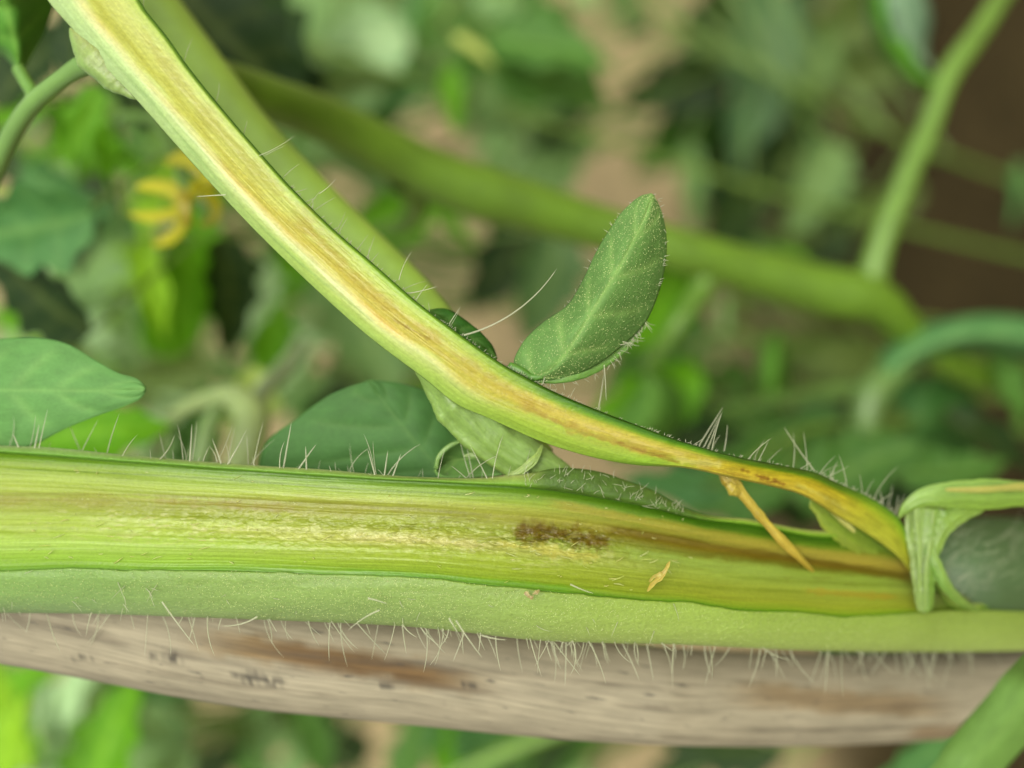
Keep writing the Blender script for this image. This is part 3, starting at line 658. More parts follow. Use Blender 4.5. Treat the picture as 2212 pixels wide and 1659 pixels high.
# twin shoot running behind the strip, its drooping branch and twigs
b1 = stalk('shoot', [(-420, -900, 0.040), (-120, -520, 0.033), (170, -160, 0.026), (310, 10, 0.024), (415, 145, 0.022), (530, 295, 0.020), (650, 420, 0.018), (772, 535, 0.016), (892, 650, 0.013), (985, 770, 0.0085), (1080, 900, 0.008), (1160, 1000, 0.007)], [.0020, .0028, .0033, .0034, .0036, .0034, .0031, .0029, .0026, .0023, .0020, .0018], alb(166, 208, 76), plant)
b1['label'] = 'light green shoot running close behind the peeled strip'
b2 = stalk('branch', [(408, 140, 0.024), (480, 170, 0.030), (560, 205, 0.036), (700, 258, 0.047), (830, 325, 0.055), (1000, 405, 0.062), (1130, 442, 0.066), (1290, 490, 0.071), (1480, 545, 0.075), (1650, 592, 0.080), (1800, 632, 0.084), (1888, 648, 0.086), (1960, 716, 0.091), (2060, 790, 0.099), (2180, 830, 0.110)], [.0016, .0024, .0029, .0033, .0036, .0040, .0037, .0034, .0035, .0035, .0039, .0043, .0031, .0027, .0024], alb(108, 150, 28), plant, n=90)
b2['label'] = 'green branch drooping behind the little crisp leaf'
stalk('twig', [(1874, 645, 0.086), (1884, 590, 0.086), (1905, 520, 0.086), (1955, 390, 0.088), (2010, 265, 0.091), (2045, 170, 0.093), (2120, 60, 0.097), (2190, -50, 0.102), (2270, -160, 0.106)], [0.00285, 0.00210, 0.00195, 0.00187, 0.00180, 0.00195, 0.00165, 0.00165, 0.00150], alb(118, 160, 56), b2, n=60)
stalk('twig', [(1540, 565, 0.077), (1520, 610, 0.077), (1485, 670, 0.080), (1440, 735, 0.082), (1400, 790, 0.088)], [0.00240, 0.00180, 0.00165, 0.00150, 0.00105], alb(112, 158, 44), b2, n=30)
stalk('twig', [(870, 380, 0.058), (900, 440, 0.066), (880, 480, 0.077), (800, 500, 0.088)], [0.00240, 0.00180, 0.00150, 0.00090], alb(104, 150, 30), b2, n=24)
stalk('twig', [(1990, 742, 0.093), (1930, 800, 0.091), (1880, 860, 0.088), (1868, 930, 0.088), (1860, 1010, 0.093), (1850, 1080, 0.099)], [0.00255, 0.00285, 0.00285, 0.00255, 0.00210, 0.00150], alb(110, 148, 72), b2, n=40)
stalk('twig', [(1885, 842, 0.091), (1780, 848, 0.097), (1660, 868, 0.106), (1560, 884, 0.115)], [0.00180, 0.00135, 0.00120, 0.00090], alb(100, 138, 48), b2, n=24)
def traced(name, a, b_, r_, d, color, parent, seed, bump=2.0, tilt=0.004):
    return leaf_blade(name, a, b_, r_, [d, d - tilt, d], [d + tilt, d, d + tilt], [d + tilt, d + tilt * 2, d + tilt], color, parent, n=30, m=17, seed=seed, bump=bump)
traced('leaf', [(2032, 172), (1985, 150), (1965, 100), (1935, 80), (1895, 60), (1880, 0), (1900, -60)], [(2030, 200), (1975, 180), (1935, 150), (1905, 118), (1890, 60), (1880, 10), (1900, -60)], [(2032, 185), (1980, 166), (1950, 125), (1925, 90), (1915, 40), (1900, -60)], 0.097, alb(88, 156, 42), b2, 51)
traced('leaf', [(2020, 160), (2000, 110), (2010, 40), (1985, -40), (1950, -120)], [(2020, 160), (1955, 130), (1880, 60), (1875, -20), (1950, -120)], [(2020, 160), (1965, 100), (1940, 20), (1950, -120)], 0.115, alb(120, 156, 122), b2, 52)
traced('leaf', [(1880, 830), (1900, 770), (1960, 720), (2050, 688), (2150, 678), (2240, 690), (2330, 730)], [(1895, 870), (1960, 812), (2040, 770), (2120, 760), (2210, 775), (2280, 770), (2330, 735)], [(1886, 850), (1950, 780), (2050, 735), (2150, 722), (2240, 728), (2330, 732)], 0.088, alb(92, 148, 84), b2, 53, bump=1.2)
traced('leaf', [(1890, 950), (1900, 870), (1960, 820), (2040, 812), (2100, 850), (2125, 920)], [(1892, 955), (1930, 990), (2010, 1000), (2080, 985), (2120, 960), (2126, 925)], [(1890, 952), (1960, 910), (2050, 900), (2125, 922)], 0.115, alb(58, 112, 44), b2, 54)
traced('leaf', [(1700, 1010), (1690, 930), (1730, 880), (1800, 870), (1850, 900)], [(1700, 1010), (1760, 1020), (1820, 1000), (1850, 950), (1852, 905)], [(1700, 1010), (1760, 960), (1850, 902)], 0.124, alb(88, 138, 74), b2, 55)
traced('leaf', [(1655, 880), (1640, 830), (1640, 770), (1665, 722), (1680, 712)], [(1662, 880), (1695, 850), (1708, 800), (1700, 750), (1681, 712)], [(1658, 880), (1670, 800), (1680, 712)], 0.110, alb(96, 156, 50), b2, 56)
traced('leaf', [(1400, 790), (1370, 850), (1330, 900), (1310, 960), (1330, 1000)], [(1400, 790), (1470, 840), (1480, 900), (1430, 970), (1330, 1000)], [(1400, 790), (1410, 880), (1330, 1000)], 0.093, alb(96, 150, 56), b2, 57)

# leaf stalk from the node bump at the top of the strip, with its leaf
node = ribbon('node_bump', [(150, 60, 0.0030), (196, 118, 0.0030), (246, 168, 0.0030), (300, 215, 0.0028)], [10, 72, 62, 10], 0.8, (164, 176, 96), (150, 186, 100), plant, seed=60, ragged=0.06)
p1 = stalk('leaf_stalk', [(225, 128, 0.0045), (187, 138, 0.0055), (127, 176, 0.0075), (67, 228, 0.0100), (20, 302, 0.0125), (-15, 380, 0.015), (-80, 520, 0.02), (-160, 640, 0.025)], [.0010, .00075, .00080, .00085, .00085, .00085, .0008, .0008], alb(126, 170, 84), plant, n=50)
p1['label'] = 'thin leaf stalk leaving the node bump of the strip'
stalk('leaf_stalk', [(70, 226, 0.010), (72, 205, 0.0105), (58, 180, 0.011), (40, 148, 0.0115)], [.0008, .00062, .0006, .0006], alb(112, 162, 62), p1, n=16)
traced('leaf', [(44, 160), (10, 120), (-60, 90), (-140, 20), (-160, -80), (-60, -180)], [(46, 160), (66, 120), (98, 60), (118, -10), (80, -100), (-60, -180)], [(45, 160), (30, 80), (0, -30), (-60, -180)], 0.012, alb(98, 162, 56), p1, 61, bump=1.4)

# broad leaf stalk crossing low in front of the cane
fs = leaf_blade('leaf_stalk', [(2330, 1330), (2262, 1378), (2205, 1428), (2120, 1535), (2008, 1668), (1900, 1790)], [(2400, 1372), (2330, 1450), (2262, 1525), (2200, 1600), (2128, 1680), (2010, 1800)], [(2365, 1350), (2296, 1414), (2232, 1478), (2160, 1568), (2068, 1674), (1955, 1795)], [0.004, -0.011, -0.0125, -0.010], [0.005, -0.0102, -0.0117, -0.009], [0.005, -0.0102, -0.0117, -0.009], alb(116, 158, 74), plant, n=50, m=21, veins=1, seed=62, bump=0.3, vs_=0.2)
fs.modifiers['thickness'].thickness = 0.0012
fs['label'] = 'flat green leaf stalk crossing in front of the cane'

# ---- hairs
def hair(bag, x, y, d, ang, length, toward=0.0, curl=0.0, r0=1.5, n=7):
    """one hair from (x, y, d): picture angle in degrees (0 = right, 90 = up), length in traced units"""
    s = np.linspace(0, 1, n); a = np.radians(ang + curl * s * 57 * 0.5)
    dx = np.cumsum(np.cos(a)) * length / n; dy = -np.cumsum(np.sin(a)) * length / n
    dx -= dx[0]; dy -= dy[0]
    pts = P(x + dx, y + dy, d - toward * s * length * PX)
    bag.tube(pts, (r0 * (1 - s) ** 0.7 * 0.75 + 0.25 * r0 * (s < 1) + 0.08) * PX, 5)

hb = Bag()
for k in range(70):                       # along the upper rim
    x = rng.uniform(-60, 1140); y = spl(Y_TOP, np.array([x]))[0]; d = spl(D_STEM, np.array([x]))[0] + 0.0012
    big = rng.random() < 0.42
    hair(hb, x, y + 3, d + rng.uniform(-0.001, 0.003), rng.normal(86, 18), rng.uniform(45, 120) if big else rng.uniform(8, 34), rng.normal(0, .4), rng.normal(0, .6), rng.uniform(0.9, 1.6) if big else 0.8)
for x, l, a, c in [(75, 62, 78, .1), (40, 40, 112, 0), (410, 95, 86, .05), (492, 75, 62, -.1), (478, 70, 108, .1), (612, 118, 80, 0), (645, 78, 58, -.2), (662, 60, 92, 0), (810, 70, 104, .1), (830, 66, 82, 0), (848, 62, 70, 0)]:
    hair(hb, x, spl(Y_TOP, np.array([float(x)]))[0] + 3, spl(D_STEM, np.array([float(x)]))[0] + 0.001, a, l, 0, c, 2.1)
for k in range(150):                      # hanging from the lower edge
    x = rng.uniform(-40, 2180) if k < 90 else rng.uniform(900, 2150); y = spl(Y_BOT, np.array([x]))[0]; d = spl(D_STEM, np.array([x]))[0] + 0.0018
    l = 25 + 95 * rng.random() ** 1.3
    hair(hb, x, y - 3, d + rng.uniform(-0.0012, 0.0012), rng.normal(-82, 20), l, rng.normal(0.1, .45), rng.normal(0, .75), rng.uniform(0.9, 1.7))
for k in range(85):                       # fuzz on the node
    x = rng.uniform(1130, 1480); w = rng.random(); y = spl(Y_TOP, np.array([x]))[0] * (1 - w) + spl(Y_FACE, np.array([x]))[0] * w
    hair(hb, x, y + 2, spl(D_STEM, np.array([x]))[0] + 0.0006, rng.normal(80, 40), rng.uniform(8, 34), rng.normal(0.3, .4), rng.normal(0, .7), 0.7, 5)
for k in range(60):                       # short and lying hairs on the band
    x = rng.uniform(0, 1500); w = rng.random() ** 0.5; y = spl(Y_LIP, np.array([x]))[0] * (1 - w) + spl(Y_BOT, np.array([x]))[0] * w
    d = spl(D_STEM, np.array([x]))[0] - 0.0012 + 0.0034 * w * w
    hair(hb, x, y, d, rng.normal(-60, 40), rng.uniform(18, 60), rng.uniform(.3, 1.0), rng.normal(0, .8), 0.9)
for x, y, a, l, c in [(820, 1318, 200, 90, .8), (556, 1332, 215, 90, -1.3), (350, 1300, -55, 130, .1), (985, 1340, -58, 110, .2), (1040, 1372, -20, 62, .6), (795, 1292, -12, 48, -.3), (1232, 1262, -28, 60, .4), (970, 1335, -60, 40, 0)]:
    hair(hb, x, y, spl(D_STEM, np.array([float(x)]))[0] - 0.0022, a, l, 0.1, c, 1.9, 10)
tag(hb.build('stem_hair', M_HAIR, rind), kind='stuff')

hf = Bag()
def flap_edge(i, far=True):
    q = U_ if far else L_; return q[i, 0], q[i, 1], Df[i, -1 if far else 0]
for k in range(260):                      # fuzz on the outer rim of the strip
    i = int(rng.uniform(310, 840)); x, y, d = flap_edge(i)
    hair(hf, x, y, d + 0.0003, rng.normal(50, 25), rng.uniform(4, 14), rng.normal(0.1, .4), 0, 1.0, 4)
for k in range(34):
    i = int(rng.uniform(140, 860)); x, y, d = flap_edge(i)
    hair(hf, x, y, d + rng.uniform(0, 0.002), rng.normal(62, 22), rng.uniform(24, 70), rng.normal(0, .4), rng.normal(0, .5), 0.8)
for k in range(16):
    i = int(rng.uniform(620, 860)); x, y, d = flap_edge(i)
    hair(hf, x, y, d + rng.uniform(0, 0.003), rng.normal(75, 16), rng.uniform(40, 110), rng.normal(0, .3), rng.normal(0, .4), 1.1)
for x, y, a, l, c, w in [(880, 634, 8, 76, .35, 1.5), (898, 650, 62, 50, -.5, 1.1), (862, 605, 80, 76, -.9, 1.1), (970, 700, 58, 50, -.1, 1.2), (487, 421, 182, 72, .1, 1.6), (560, 336, 20, 100, .6, 0.9), (690, 418, 30, 55, .8, 1.0), (1293, 884, 80, 92, .1, 1.7), (1510, 962, 58, 110, 0, 1.6), (1530, 968, 70, 90, 0, 1.5), (1564, 975, 78, 66, .3, 1.4), (1760, 1018, 128, 130, -.2, 1.8), (1520, 966, 62, 80, .1, 1.3), (1170, 835, 70, 62, .2, 1.2)]:
    hair(hf, x, y, 0.0002 if x < 1200 else 0.003 + float(sink(x)), a, l, 0, c, w, 10)
tag(hf.build('strip_hair', M_HAIR, flap), kind='stuff')
lh = Bag()
hair(lh, 1002, 724, -0.0004, 13, 268, 0.0, 1.5, 2.3, 18)
lo_ = lh.build('long_hair', M_HAIR, flap); lo_['label'] = 'long pale hair curving up from the peeled strip'

hl = Bag()
for k in range(70):                       # fringe of the little leaf
    q = curve([(1150, 822), (1230, 816), (1300, 788), (1350, 748), (1400, 690)], 100)[int(rng.uniform(0, 99))]
    hair(hl, q[0], q[1], 0.0008 + 0.002 * (q[0] - 1150) / 250, rng.normal(-55, 25), rng.uniform(8, 34), rng.normal(0, .4), rng.normal(0, 1.2), 0.9)
for k in range(60):
    q = curve([(1128, 745), (1228, 660), (1290, 545), (1356, 448), (1408, 420), (1436, 520), (1418, 640)], 200)[int(rng.uniform(0, 199))]
    hair(hl, q[0], q[1], 0.0014, rng.normal(130 if q[0] < 1380 else 20, 30), rng.uniform(4, 18), rng.normal(0, .4), 0, 0.8, 4)
for x, y, a, l, c in [(1190, 826, -105, 34, .8), (1214, 818, -70, 30, -.4), (1232, 808, -60, 36, .4), (1305, 788, -85, 90, -.1), (1340, 745, 10, 28, .3), (1345, 738, -15, 26, .2)]:
    hair(hl, x, y, 0.0012, a, l, 0, c, 1.3, 8)
tag(hl.build('leaf_hair', M_HAIR, small), kind='stuff')
hs_ = Bag()
for k in range(260):                      # hairy unsplit stem
    x = rng.uniform(2035, 2250); y = rng.uniform(1150, 1385)
    hair(hs_, x, y, 0.0138 + (x - 2035) / 215 * 0.004 + abs(y - 1250) / 120 * 0.0035 + rng.uniform(-0.001, 0.001), rng.normal(30, 28), rng.uniform(25, 80), rng.uniform(.1, .6), rng.normal(0, .3), 0.5, 5)
tag(hs_.build('stem_hair', M_HAIR, low), kind='stuff')

# ---- gland beads that glint on the skin and the little leaf
def beads(name, pts, r, parent):
    o_ = np.array([[1, 0, 0], [-1, 0, 0], [0, 1, 0], [0, -1, 0], [0, 0, 1], [0, 0, -1]], float)
    fo = np.array([[0, 2, 4], [2, 1, 4], [1, 3, 4], [3, 0, 4], [2, 0, 5], [1, 2, 5], [3, 1, 5], [0, 3, 5]])
    n = len(pts); v = (pts[:, None, :] + o_[None] * r[:, None, None]).reshape(-1, 3)
    f = (fo[None] + (np.arange(n) * 6)[:, None, None]).reshape(-1, 3)
    return tag(mesh_obj(name, v, f, M_GLAND, parent), kind='stuff')
n = 7000
bx = rng.uniform(-40, 2150, n); bx = np.where(rng.random(n) < 0.5, rng.normal(850, 350, n), bx); bw = rng.random(n) * 0.95
by = spl(Y_LIP, bx) * (1 - bw) + spl(Y_BOT, bx) * bw
th_ = np.arcsin(np.clip(bw, 0, 1)); bd = spl(D_STEM, bx) + (spl(Y_BOT, bx) - spl(Y_TOP, bx)) * PX * (-0.100 + 0.245 * (1 - np.cos(th_)))
beads('gland_bead', P(bx, by, bd - 0.4 * PX), (0.45 + 0.9 * rng.random(n) ** 2) * PX, rind)
me = small.data; co = np.empty(len(me.vertices) * 3, np.float32); me.vertices.foreach_get('co', co); co = co.reshape(110, 61, 3)
NB = 3400; ii = rng.uniform(0, 108, NB); jj = rng.uniform(1, 59, NB)
i0, j0 = ii.astype(int), jj.astype(int); fi, fj = (ii - i0)[:, None], (jj - j0)[:, None]
bp_ = (co[i0, j0] * (1 - fi) + co[i0 + 1, j0] * fi) * (1 - fj) + (co[i0, j0 + 1] * (1 - fi) + co[i0 + 1, j0 + 1] * fi) * fj
nrm = np.cross(co[i0 + 1, j0] - co[i0, j0], co[i0, j0 + 1] - co[i0, j0]); nrm /= np.linalg.norm(nrm, axis=1)[:, None]; nrm *= np.where(nrm @ FWD > 0, -1, 1)[:, None]
beads('gland_bead', bp_ + nrm * 0.000115, (0.4 + 0.9 * rng.random(NB) ** 2) * PX, small)

# ------------------------------------------------------------------ bamboo cane
def cane():
    m, t, b = newmat('weathered_cane')
    uv = nd(t, 'ShaderNodeUVMap'); uv.uv_map = 'uv'
    def mapped(sx, sy):
        q = nd(t, 'ShaderNodeMapping'); q.inputs['Scale'].default_value = (sx, sy, 1); t.links.new(uv.outputs[0], q.inputs['Vector']); return q.outputs[0]
    at = nd(t, 'ShaderNodeAttribute', attribute_name='pig')
    fine = noise_node(t, mapped(160, 3600), 1, 5, 0.65); blot = noise_node(t, mapped(220, 500), 1, 4); spk = noise_node(t, mapped(420, 1900), 1, 3, 0.5)
    c = mul_by_noise(t, at.outputs['Color'], fine.outputs[0], 0.62, 1.25); c = mul_by_noise(t, c, blot.outputs[0], 0.88, 1.12)
    mr = nd(t, 'ShaderNodeMapRange'); mr.inputs['From Min'].default_value = 0.64; mr.inputs['From Max'].default_value = 0.74; t.links.new(spk.outputs[0], mr.inputs['Value'])
    ml = nd(t, 'ShaderNodeMath', operation='MULTIPLY'); ml.inputs[1].default_value = 0.7; t.links.new(mr.outputs[0], ml.inputs[0])
    mx = nd(t, 'ShaderNodeMix', data_type='RGBA'); mx.inputs['B'].default_value = (0.03, 0.028, 0.026, 1); t.links.new(ml.outputs[0], mx.inputs['Factor']); t.links.new(c, mx.inputs['A'])
    t.links.new(mx.outputs['Result'], b.inputs['Base Color']); b.inputs['Roughness'].default_value = 0.75; b.inputs['Specular IOR Level'].default_value = 0.25
    bp = nd(t, 'ShaderNodeBump'); bp.inputs['Strength'].default_value = 0.5; bp.inputs['Distance'].default_value = 0.0002; t.links.new(fine.outputs[0], bp.inputs['Height']); t.links.new(bp.outputs[0], b.inputs['Normal'])
    return m
M_CANE = cane()
C_BOT = [(-2600, 1080), (-700, 1330), (-260, 1388), (0, 1426), (200, 1460), (400, 1499), (567, 1526), (737, 1544), (937, 1564), (1137, 1584), (1304, 1597), (1474, 1605), (1675, 1607), (1875, 1601), (2042, 1591), (2212, 1580), (2400, 1570)]
xs = np.linspace(-2600, 2400, 640)
yb = spl(C_BOT, xs); hw = np.interp(xs, [-700, 0, 900, 1700, 2400], [122, 118, 112, 96, 86])
dc = np.interp(xs, [-2600, -700, 0, 700, 1400, 2212, 2400], [0.022, 0.0112, 0.0112, 0.0108, 0.0140, 0.0300, 0.0335])
cpts = P(xs, yb - hw, dc); crad = hw * PX * (F + dc) / F
last, dirn = cpts[-1], cpts[-1] - cpts[-40]
end = np.array([last[0] - 0.012, last[1] + 0.075, -0.03]); ext = np.array([last * (1 - w) + end * w + np.array([0, -0.02, 0]) * math.sin(w * math.pi) for w in np.linspace(0, 1, 120)[1:]])
cpts = np.concatenate([cpts, ext]); crad = np.concatenate([crad, np.full(len(ext), crad[-1])])
sd_ = 64
# tube with a seam facing away
cv, cf = tube_arrays(cpts, crad, sd_)
L = np.concatenate([[0], np.cumsum(np.linalg.norm(np.diff(cpts, axis=0), axis=1))])
ang = np.linspace(0, 2 * np.pi, sd_, endpoint=False)
V3 = cv.reshape(len(cpts), sd_, 3); rel = V3 - cpts[:, None, :]
hgt = rel @ UP / crad[:, None]; facing = -(rel @ FWD) / crad[:, None]
base = np.array((180, 171, 146)); base = lin(base) / K * 1.0
Lg = np.repeat(L[:, None], sd_, 1)
cc = base * (0.85 + 0.3 * fbm(Lg * 120, hgt * 3 + 9, 8, 4))[..., None]
xg = np.concatenate([xs, 2400 + np.arange(len(ext)) * 30.0])[:, None] + 0 * hgt
ygl = (np.concatenate([yb, np.full(len(ext), yb[-1])]) - np.concatenate([hw, np.full(len(ext), hw[-1])]))[:, None] - hgt * np.concatenate([hw, np.full(len(ext), hw[-1])])[:, None]
vis = (facing > -0.2)
def stain(x0, x1, y0, y1, c, a, seed):
    global cc
    u = (xg - (x0 + x1) / 2) / ((x1 - x0) / 2); v = (ygl - (y0 + (y1 - y0) * (xg - x0) / (x1 - x0))) 
    w = a * (1 - sstep(0.5, 1.1, np.abs(u))) * (1 - sstep(0.4, 1.2, np.abs(v) / 26 + (fbm(xg / 60, ygl / 12, seed, 4) - 0.5) * 1.2)) * vis
    cc = cc * (1 - w[..., None]) + (lin(c) / K) * w[..., None]
stain(420, 1060, 1346, 1450, (148, 118, 70), 0.8, 5)
stain(560, 1000, 1368, 1440, (112, 82, 42), 0.75, 6)
stain(1500, 2000, 1470, 1500, (150, 124, 84), 0.7, 7)
stain(1900, 2060, 1555, 1560, (150, 118, 78), 0.6, 12)
for (x, y, r_, k) in [(395, 1385, 26, 1), (420, 1390, 16, 2), (590, 1430, 40, 3), (560, 1428, 22, 4), (620, 1440, 24, 5), (235, 1392, 20, 6), (455, 1472, 10, 7), (840, 1448, 16, 8), (960, 1480, 8, 9), (1000, 1450, 20, 10)]:
    q = np.hypot((xg - x) / (r_ * 1.3), (ygl - y) / (r_ * 0.35)) + (fbm(xg / 6, ygl / 3, k, 3) - 0.5) * 2.2
    w = 0.75 * (1 - sstep(0.3, 1.0, q)) * vis; cc = cc * (1 - w[..., None]) + (lin((64, 60, 56)) / K) * w[..., None]
for k, (yo, a) in enumerate([(0.42, .6), (0.3, .55), (0.12, .5), (0.05, .7), (-0.2, .45), (-0.35, .7), (-0.62, .5), (-0.74, .4), (-0.88, .7)]):
    w = a * np.exp(-((hgt - yo - (fbm(Lg * 60, Lg * 0 + k, 30 + k) - 0.5) * 0.1) / 0.022) ** 2) * sstep(.3, .6, fbm(Lg * 90, Lg * 0 + 3 * k, 44 + k)) * vis
    cc = cc * (1 - w[..., None]) + (lin((96, 84, 70)) / K) * w[..., None]
ctop = (V3[0].mean(0)); 
cane_o = mesh_obj('bamboo_cane', cv, cf, M_CANE, None, cc, np.stack([Lg, ang[None, :] * crad[:, None]], -1))
tag(cane_o, 'weathered grey brown bamboo cane with a rusty stain behind the split stem', 'cane')

# ------------------------------------------------------------------ plants further back
def blade_mesh(name, ratio, seed, lobes=4, droop=0.18, fold=0.12):
    n, m = 26, 11
    s = np.linspace(0, 1, n)[:, None]; T = np.linspace(-1, 1, m)[None, :]
    w = ratio * 0.5 * (np.sin(np.pi * s ** 0.75) ** 0.8) * (1 - 0.25 * s) * (1 + 0.16 * np.sin(s * lobes * 2 * np.pi + np.sign(T) * 0.6) * (np.abs(T) > 0.5)) + 0.004
    X = s + 0 * T; Y = w * T + 0.03 * np.sin(s * 4 + seed)
    Z = -droop * s ** 2 + fold * np.abs(T) * w * 2 + (fbm(s * 4 + seed, T * 2 + 7, seed, 3) - 0.5) * 0.12 * np.sin(np.pi * s)
    side = np.abs(((s * 5 - np.abs(T) * 0.8 + 0.5) % 1.0) - 0.5)
    vein = np.maximum(np.exp(-(T / 0.10) ** 2), 0.6 * np.exp(-(side / 0.09) ** 2) * (np.abs(T) < 0.85))
    Z = Z + 0.012 * vein
    o = mesh_obj(name, np.stack([X, Y, Z + 0 * X], -1).reshape(-1, 3), grid_faces(n, m), M_LEAF, None, np.stack([vein, vein * 0, vein * 0], -1), np.stack([X, 0.35 * T + 0 * X], -1))
    me = o.data; bpy.data.objects.remove(o); return me
BLADES = [blade_mesh('leaf_blade', r_, i, lo, dr, fo) for i, (r_, lo, dr, fo) in enumerate([(.50, 3, .15, .12), (.62, 4, .25, .2), (.40, 3, .10, .1), (.70, 5, .30, .15), (.34, 2, .2, .3), (.55, 4, -.1, .2)])]

TONES = {'mid': (78, 126, 48), 'yel': (136, 188, 30), 'viv': (98, 164, 10), 'grey': (128, 168, 102), 'mint': (172, 210, 154), 'dark': (34, 62, 20), 'olive': (84, 106, 42), 'blue': (82, 138, 74)}
PLANTS = {}
def bg_plant(key, name, label, foot_px, stemtone=(116, 152, 60), group=None):
    """foot_px = (x, y): its stem meets the ground below that traced point's ray at the given depth"""
    x, y, d = foot_px
    q = P(np.array(float(x)), np.array(float(y)), np.array(float(d)))
    e = empty(name, (q[0], q[1], float(soil_z(q[0], q[1])))); tag(e, label, 'plant', group)
    PLANTS[key] = dict(e=e, top=q, bases=[], tone=stemtone)
def add_leaf(key, x, y, size, ang, tone, d, roll=0.0, pitch=0.0, blade=None, jitter=0.12):
    """a leaf centred on a traced point: size = length in traced units, ang = picture angle of its tip"""
    p = PLANTS[key]; d = min(d, ground_d(x, y) * 0.93 - 0.02)
    L_ = size * PX * (F + d) / F
    a = math.radians(ang); cen = P(np.array(float(x)), np.array(float(y)), np.array(float(d)))
    ax = RIGHT * math.cos(a) + UP * math.sin(a); no = -FWD
    ax = ax * math.cos(pitch) + no * math.sin(pitch); ax /= np.linalg.norm(ax)
    no = no - ax * (no @ ax); no /= np.linalg.norm(no); sdv = np.cross(no, ax)
    no2 = no * math.cos(roll) + sdv * math.sin(roll); sdv = np.cross(no2, ax)
    base = cen - ax * L_ * 0.5
    if base[2] < 0.006: base[2] = 0.006
    o = bpy.data.objects.new('leaf', BLADES[random.randrange(6) if blade is None else blade]); COL.objects.link(o)
    Mx = Matrix.Identity(4)
    for i in range(3):
        Mx[i][0] = ax[i] * L_; Mx[i][1] = sdv[i] * L_; Mx[i][2] = no2[i] * L_; Mx[i][3] = base[i]
    o.matrix_basis = Mx
    c = lin(TONES[tone] if isinstance(tone, str) else tone) / K * (1 + np.array([1, 1, 1]) * random.uniform(-jitter, jitter))
    o.color = (*[float(q) for q in c], 1)
    attach(o, p['e'])
    p['bases'].append((base, L_))
def finish_plants():
    for p in PLANTS.values():
        if not p['bases']: continue
        foot = np.array(p['e'].location); B_ = np.array([b for b, _ in p['bases']])
        top = B_[np.argmax(B_[:, 2])] + np.array([0, 0, 0.005])
        mean = B_.mean(0); sc = np.median([l for _, l in p['bases']])
        ctl = [foot - np.array([0, 0, 0.01]), foot * 0.5 + (0.5 * mean + 0.5 * foot) * 0.5 + np.array([0, 0, 0]), mean, top]
        ctl[1] = foot + (mean - foot) * 0.5 * np.array([0.6, 0.6, 1])
        pa = spl(np.column_stack([np.arange(4.0), np.array(ctl)]), np.linspace(0, 3, 40))
        bag = Bag(); bag.tube(pa, np.linspace(min(0.0014, 0.08 * sc), 0.025 * sc, 40), 8)
        for b, l in p['bases']:
            k = int(np.argmin(np.linalg.norm(pa - b, axis=1) + 0.8 * np.maximum(0, pa[:, 2] - b[2]))); a0 = pa[max(k - 3, 0)]
            w = np.linspace(0, 1, 9)[:, None]; q = a0 * (1 - w) + b * w; q[:, 2] += np.sin(w[:, 0] * math.pi) * 0.08 * np.linalg.norm(b - a0)
            bag.tube(q, np.linspace(0.022 * l, 0.014 * l, 9), 6)
        o = bag.build('stalk', M_STALK, p['e']); o.color = (*[float(q) for q in lin(p['tone']) / K], 1)

bg_plant('flower', 'tomato_plant', 'blurred tomato plant carrying a yellow flower behind the peeled strip', (330, 640, 0.10))
bg_plant('pale', 'tomato_plant', 'pale leaved tomato plant above the drooping branch and beside the peeled strip', (700, 220, 0.24))
bg_plant('broad', 'tomato_plant', 'tomato plant with one broad green leaf and a pale bud', (1080, 160, 0.18))
bg_plant('shade', 'tomato_plant', 'dim grey green plant between the tan soil and the thin twig', (1600, 240, 0.32))
bg_plant('weed', 'weed', 'low leafy weed on dark soil under the drooping branch', (1560, 800, 0.20))
bg_plant('pith', 'tomato_plant', 'blurred plant with white green stalks above the split stem', (480, 900, 0.08))
bg_plant('gap', 'tomato_plant', 'dull green plant seen between the strip and the broad dark leaf', (780, 740, 0.14))
bg_plant('low', 'tomato_plant', 'bright yellow green plant under the thin end of the cane', (150, 1600, 0.09))
bg_plant('lowmid', 'weed', 'leafy weed under the middle of the cane by the tan soil', (800, 1640, 0.16))
bg_plant('lowright', 'weed', 'dim weed on dark soil under the thick end of the cane', (1600, 1650, 0.16))
bg_plant('deep', 'weed', 'dark green weed behind the torn collar of the stem', (1700, 1040, 0.12))
bg_plant('corner', 'tomato_plant', 'dark leaved plant behind the thin leaf stalk of the node', (100, 330, 0.06))

random.seed(11)
A = add_leaf
# around the leaf stalk, top corner
A('pale', 500, 70, 420, 318, (34, 62, 18), .045, .1, 0, 3); A('pale', 440, 10, 300, 320, (34, 62, 18), .05, .1, 0, 1)  # leaves in shade; the shade is put into their dark green
A('corner', 60, 120, 260, 60, 'dark', .06, .3); A('corner', 150, 70, 220, 100, 'dark', .05, .5, blade=0); A('corner', 180, 270, 190, 250, 'viv', .05, .2, blade=2)
A('corner', 30, 500, 330, 200, 'blue', .04, .4, .2, 1); A('corner', 60, 640, 300, 150, 'dark', .05, .6, .2, 3); A('corner', 270, 180, 220, 300, 'dark', .05, .3, .0, 0)
A('corner', 130, 420, 200, 330, 'blue', .07, -.5); A('corner', 20, 250, 160, 200, 'viv', .08, .3); A('corner', 230, 330, 140, 280, 'viv', .06, .8, 0, 2)
